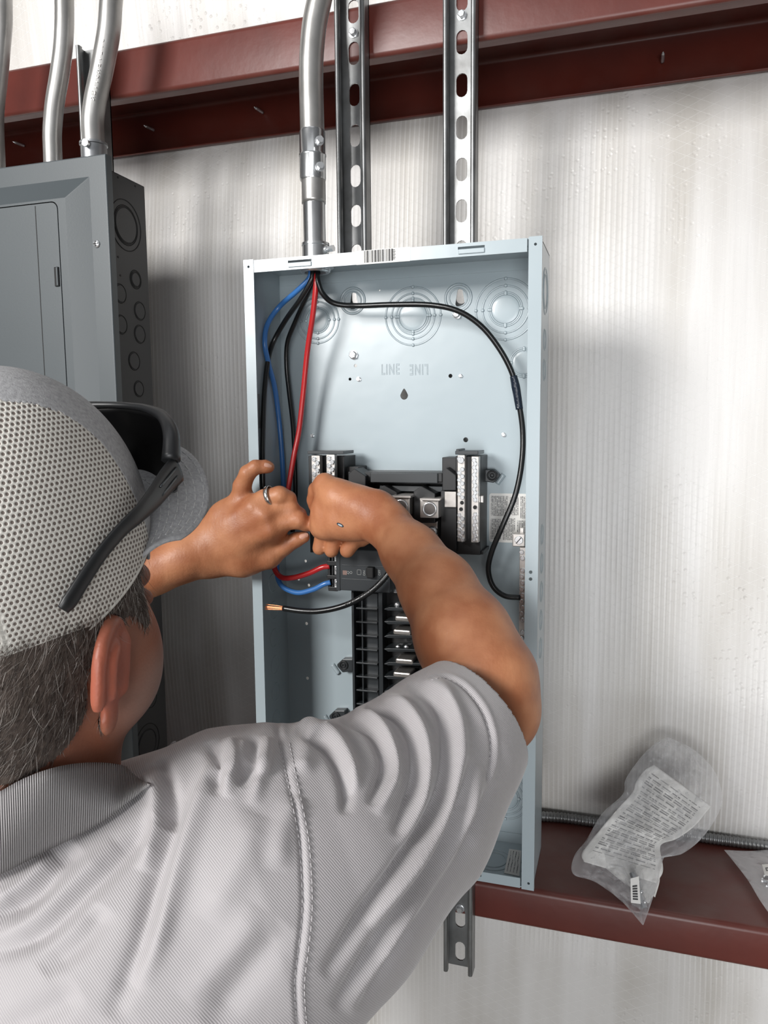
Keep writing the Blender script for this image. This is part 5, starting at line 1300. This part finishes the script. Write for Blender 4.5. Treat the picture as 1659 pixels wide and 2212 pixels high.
# folded instruction leaflet
M_leaf = mat('printed_leaflet', (230, 228, 224), .6)
def leafm(m):
    b = m.node_tree.nodes['Principled BSDF']; U_ = N_(m, 'ShaderNodeAttribute', attribute_name='pu').outputs['Fac']; V_ = N_(m, 'ShaderNodeAttribute', attribute_name='pv').outputs['Fac']
    row = math_(m, 'GREATER_THAN', math_(m, 'SINE', math_(m, 'MULTIPLY', V_, 2*math.pi*52)), -.35)
    cb = N_(m, 'ShaderNodeCombineXYZ'); L_(m, math_(m, 'MULTIPLY', U_, 40.0), cb.inputs[0]); L_(m, math_(m, 'MULTIPLY', math_(m, 'FLOOR', math_(m, 'MULTIPLY', V_, 52)), 1.7), cb.inputs[1])
    wn = N_(m, 'ShaderNodeTexNoise', i_Scale=1.0, i_Detail=1.0); L_(m, cb.outputs[0], wn.inputs['Vector'])
    cb2 = N_(m, 'ShaderNodeCombineXYZ'); L_(m, math_(m, 'MULTIPLY', U_, 3.2), cb2.inputs[0]); L_(m, math_(m, 'MULTIPLY', V_, 5.5), cb2.inputs[1])
    bk = N_(m, 'ShaderNodeTexBrick'); bk.inputs['Scale'].default_value = 1.0; bk.inputs['Mortar Size'].default_value = .045; bk.inputs['Mortar Smooth'].default_value = 0
    bk.inputs['Color1'].default_value = (1, 1, 1, 1); bk.inputs['Color2'].default_value = (.72, .72, .72, 1); bk.inputs['Mortar'].default_value = (0, 0, 0, 1); L_(m, cb2.outputs[0], bk.inputs['Vector'])
    inside = math_(m, 'MULTIPLY', math_(m, 'MULTIPLY', math_(m, 'GREATER_THAN', U_, .10), math_(m, 'LESS_THAN', U_, .90)), math_(m, 'MULTIPLY', math_(m, 'GREATER_THAN', V_, .12), math_(m, 'LESS_THAN', V_, .93)))
    f = math_(m, 'MULTIPLY', math_(m, 'MULTIPLY', math_(m, 'MULTIPLY', row, math_(m, 'GREATER_THAN', wn.outputs['Fac'], .34)), bk.outputs['Color']), math_(m, 'MULTIPLY', inside, .85))
    mx = N_(m, 'ShaderNodeMix', data_type='RGBA'); mx.inputs['A'].default_value = lin((228, 226, 222)); mx.inputs['B'].default_value = lin((70, 70, 72)); L_(m, f, mx.inputs['Factor']); L_(m, mx.outputs['Result'], b.inputs['Base Color'])
leafm(M_leaf)
Lc = [(1262, 1862), (1258, 1842), (1290, 1800), (1330, 1752), (1366, 1712), (1374, 1690), (1392, 1665), (1412, 1652)]
Rc = [(1418, 1908), (1432, 1880), (1426, 1836), (1432, 1822), (1462, 1812), (1500, 1785), (1528, 1752), (1537, 1742)]
n, m2 = 70, 50; A_, B_ = edge_curve(Lc, n), edge_curve(Rc, n); vs = []; pu = []; pv = []
for i in range(n):
    for j in range(m2+1):
        u = j/m2; v = i/(n-1); x = A_[i][0]*(1-u)+B_[i][0]*u; y = A_[i][1]*(1-u)+B_[i][1]*u; p = W(x, y, yb1(y) - .002)
        fold_ = .004*math.sin(u*9 + v*5) + .006*math.exp(-((v-.45)/.07)**2); vs.append(tuple(p - (Vector(CAM)-p).normalized()*(-fold_ - crumple(p, 30, .004) + .004))); pu.append(u); pv.append(v)
root = empty('instruction_leaflet', W(1400, 1780, 1.08), 'white folded instruction leaflet printed with small grey text, inside the clear bag', 'leaflet')
lo = np_obj('paper_sheet', np.array(vs), np.array([(i*(m2+1)+j, (i+1)*(m2+1)+j, (i+1)*(m2+1)+j+1, i*(m2+1)+j+1) for i in range(n-1) for j in range(m2)]), M_leaf, root, {'pu': np.array(pu), 'pv': np.array(pv)})
lo.modifiers.new('thick', 'SOLIDIFY').thickness = .0008
# folded flap under the printed sheet
mb = MB(); A_ = edge_curve([(1300, 1868), (1345, 1905), (1380, 1930), (1396, 1965)], 20); B_ = edge_curve([(1405, 1868), (1420, 1885), (1425, 1905), (1412, 1950)], 20)
for_ = []; vs = []
for i in range(20):
    for j in range(13):
        u = j/12; x = A_[i][0]*(1-u)+B_[i][0]*u; y = A_[i][1]*(1-u)+B_[i][1]*u; p = W(x, y, yb1(y)+.004); vs.append(p + Vector((0, -.004*math.sin(6*u), .002*math.sin(9*u))))
mb.add(vs, [(i*13+j, (i+1)*13+j, (i+1)*13+j+1, i*13+j+1) for i in range(17) for j in range(12)]).build('folded_flap', mat('plain_paper', (226, 224, 220), .6), root, smooth=True, solid=.0008)
# hardware strip and its tag
tb = empty('terminal_strip', W(1385, 1930, .99), 'small metal terminal strip with a white tag, in the bottom corner of the bag', 'hardware')
a, b = W(1366, 1885, yb1(1885)-.006), W(1392, 1962, yb1(1960)-.002); d = (b-a).normalized()
MB().tube([a, (a+b)/2, b], .0045, 8, res=3).build('bar', M_galv, tb, autosm=40)
mb = MB(); q0 = [W(1362, 1898, .992), W(1380, 1893, .992), W(1384, 1953, .982), W(1363, 1950, .982)]
tg_ = MB().add(q0 + [q + Vector((0, .0006, 0)) for q in q0], [(0, 1, 2, 3), (4, 5, 6, 7), (0, 1, 5, 4), (1, 2, 6, 5), (2, 3, 7, 6), (3, 0, 4, 7)]).build('white_tag', M_paper, tb)
mb = MB()
for k in range(6):
    t0, t1 = .30+.10*k, .36+.10*k; l0, r0 = q0[0].lerp(q0[3], t0), q0[1].lerp(q0[2], t0); l1, r1 = q0[0].lerp(q0[3], t1), q0[1].lerp(q0[2], t1)
    v_ = [l0.lerp(r0, .2), l0.lerp(r0, .75), l1.lerp(r1, .75), l1.lerp(r1, .2)]; mb.add([q + Vector((0, -.0003, 0)) for q in v_], [(0, 1, 2, 3)])
mb.build('tag_print', M_ink, tg_)
for k in range(3):
    p = a.lerp(b, .2 + .28*k) + Vector((.004, -.004, 0)); MB().lathe(p, (.3, -1, 0), [(0, .0028), (.002, .0026), (.003, .001)], 12).build('screw', M_zinc, tb, smooth=True)
film([(1388, 1998), (1340, 1945), (1285, 1905), (1238, 1888), (1240, 1850), (1268, 1812), (1300, 1758), (1345, 1716), (1352, 1682), (1385, 1635), (1412, 1608), (1440, 1593)],
     [(1390, 1998), (1402, 1965), (1422, 1905), (1436, 1850), (1470, 1846), (1512, 1815), (1548, 1765), (1560, 1722), (1545, 1668), (1512, 1630), (1480, 1608), (1444, 1593)],
     lambda x, y: yb1(y), .011, 'plastic_bag', M_film, 'crumpled clear plastic bag holding a leaflet, leaning on the white wall')
film([(1564, 1836), (1590, 1868), (1618, 1905), (1645, 1950), (1690, 2010), (1720, 2030)], [(1568, 1836), (1620, 1838), (1680, 1836), (1740, 1850), (1790, 1880), (1800, 1950)],
     lambda x, y: webpt(x, y, .010).y, .006, 'plastic_bag', M_film, 'clear plastic bag of screws at the right edge, lying on the lower red girt', cr=.003)
hw = empty('hardware_screw', webpt(1652, 1905, .008), 'zinc screws with a white tag inside the bag at the right edge', 'screw')
for k, (x, y, dx, dz) in enumerate(((1650, 1890, .012, -.004), (1646, 1903, .013, .002), (1655, 1912, .010, -.006))):
    p = webpt(x, y, .012); d = Vector((dx, -.004, dz)); mb = MB().lathe(p, d, [(0, .0042), (.002, .0042), (.0025, .002)] + [(.003+.001*i, .0021 if i % 2 else .0026) for i in range(12)] + [(.016, .0004)], 12)
    mb.build('screw', M_zinc, hw, autosm=40)
q0 = [webpt(1646, 1867, .02), webpt(1672, 1866, .02), webpt(1680, 1892, .02), webpt(1652, 1890, .02)]
tg2 = MB().add(q0 + [q + Vector((0, 0, -.0006)) for q in q0], [(0, 1, 2, 3), (4, 5, 6, 7), (0, 1, 5, 4), (1, 2, 6, 5), (2, 3, 7, 6), (3, 0, 4, 7)]).build('white_tag', M_paper, hw)
d_ = (q0[1]-q0[0]).normalized(); u_ = (q0[0]-q0[3]).normalized()
text_mb('D', .011, (q0[0]+q0[1]+q0[2]+q0[3])/4 + Vector((-.002, -.0008, .0008)), d_, u_, th=.0004).build('tag_letter', M_ink, tg2)
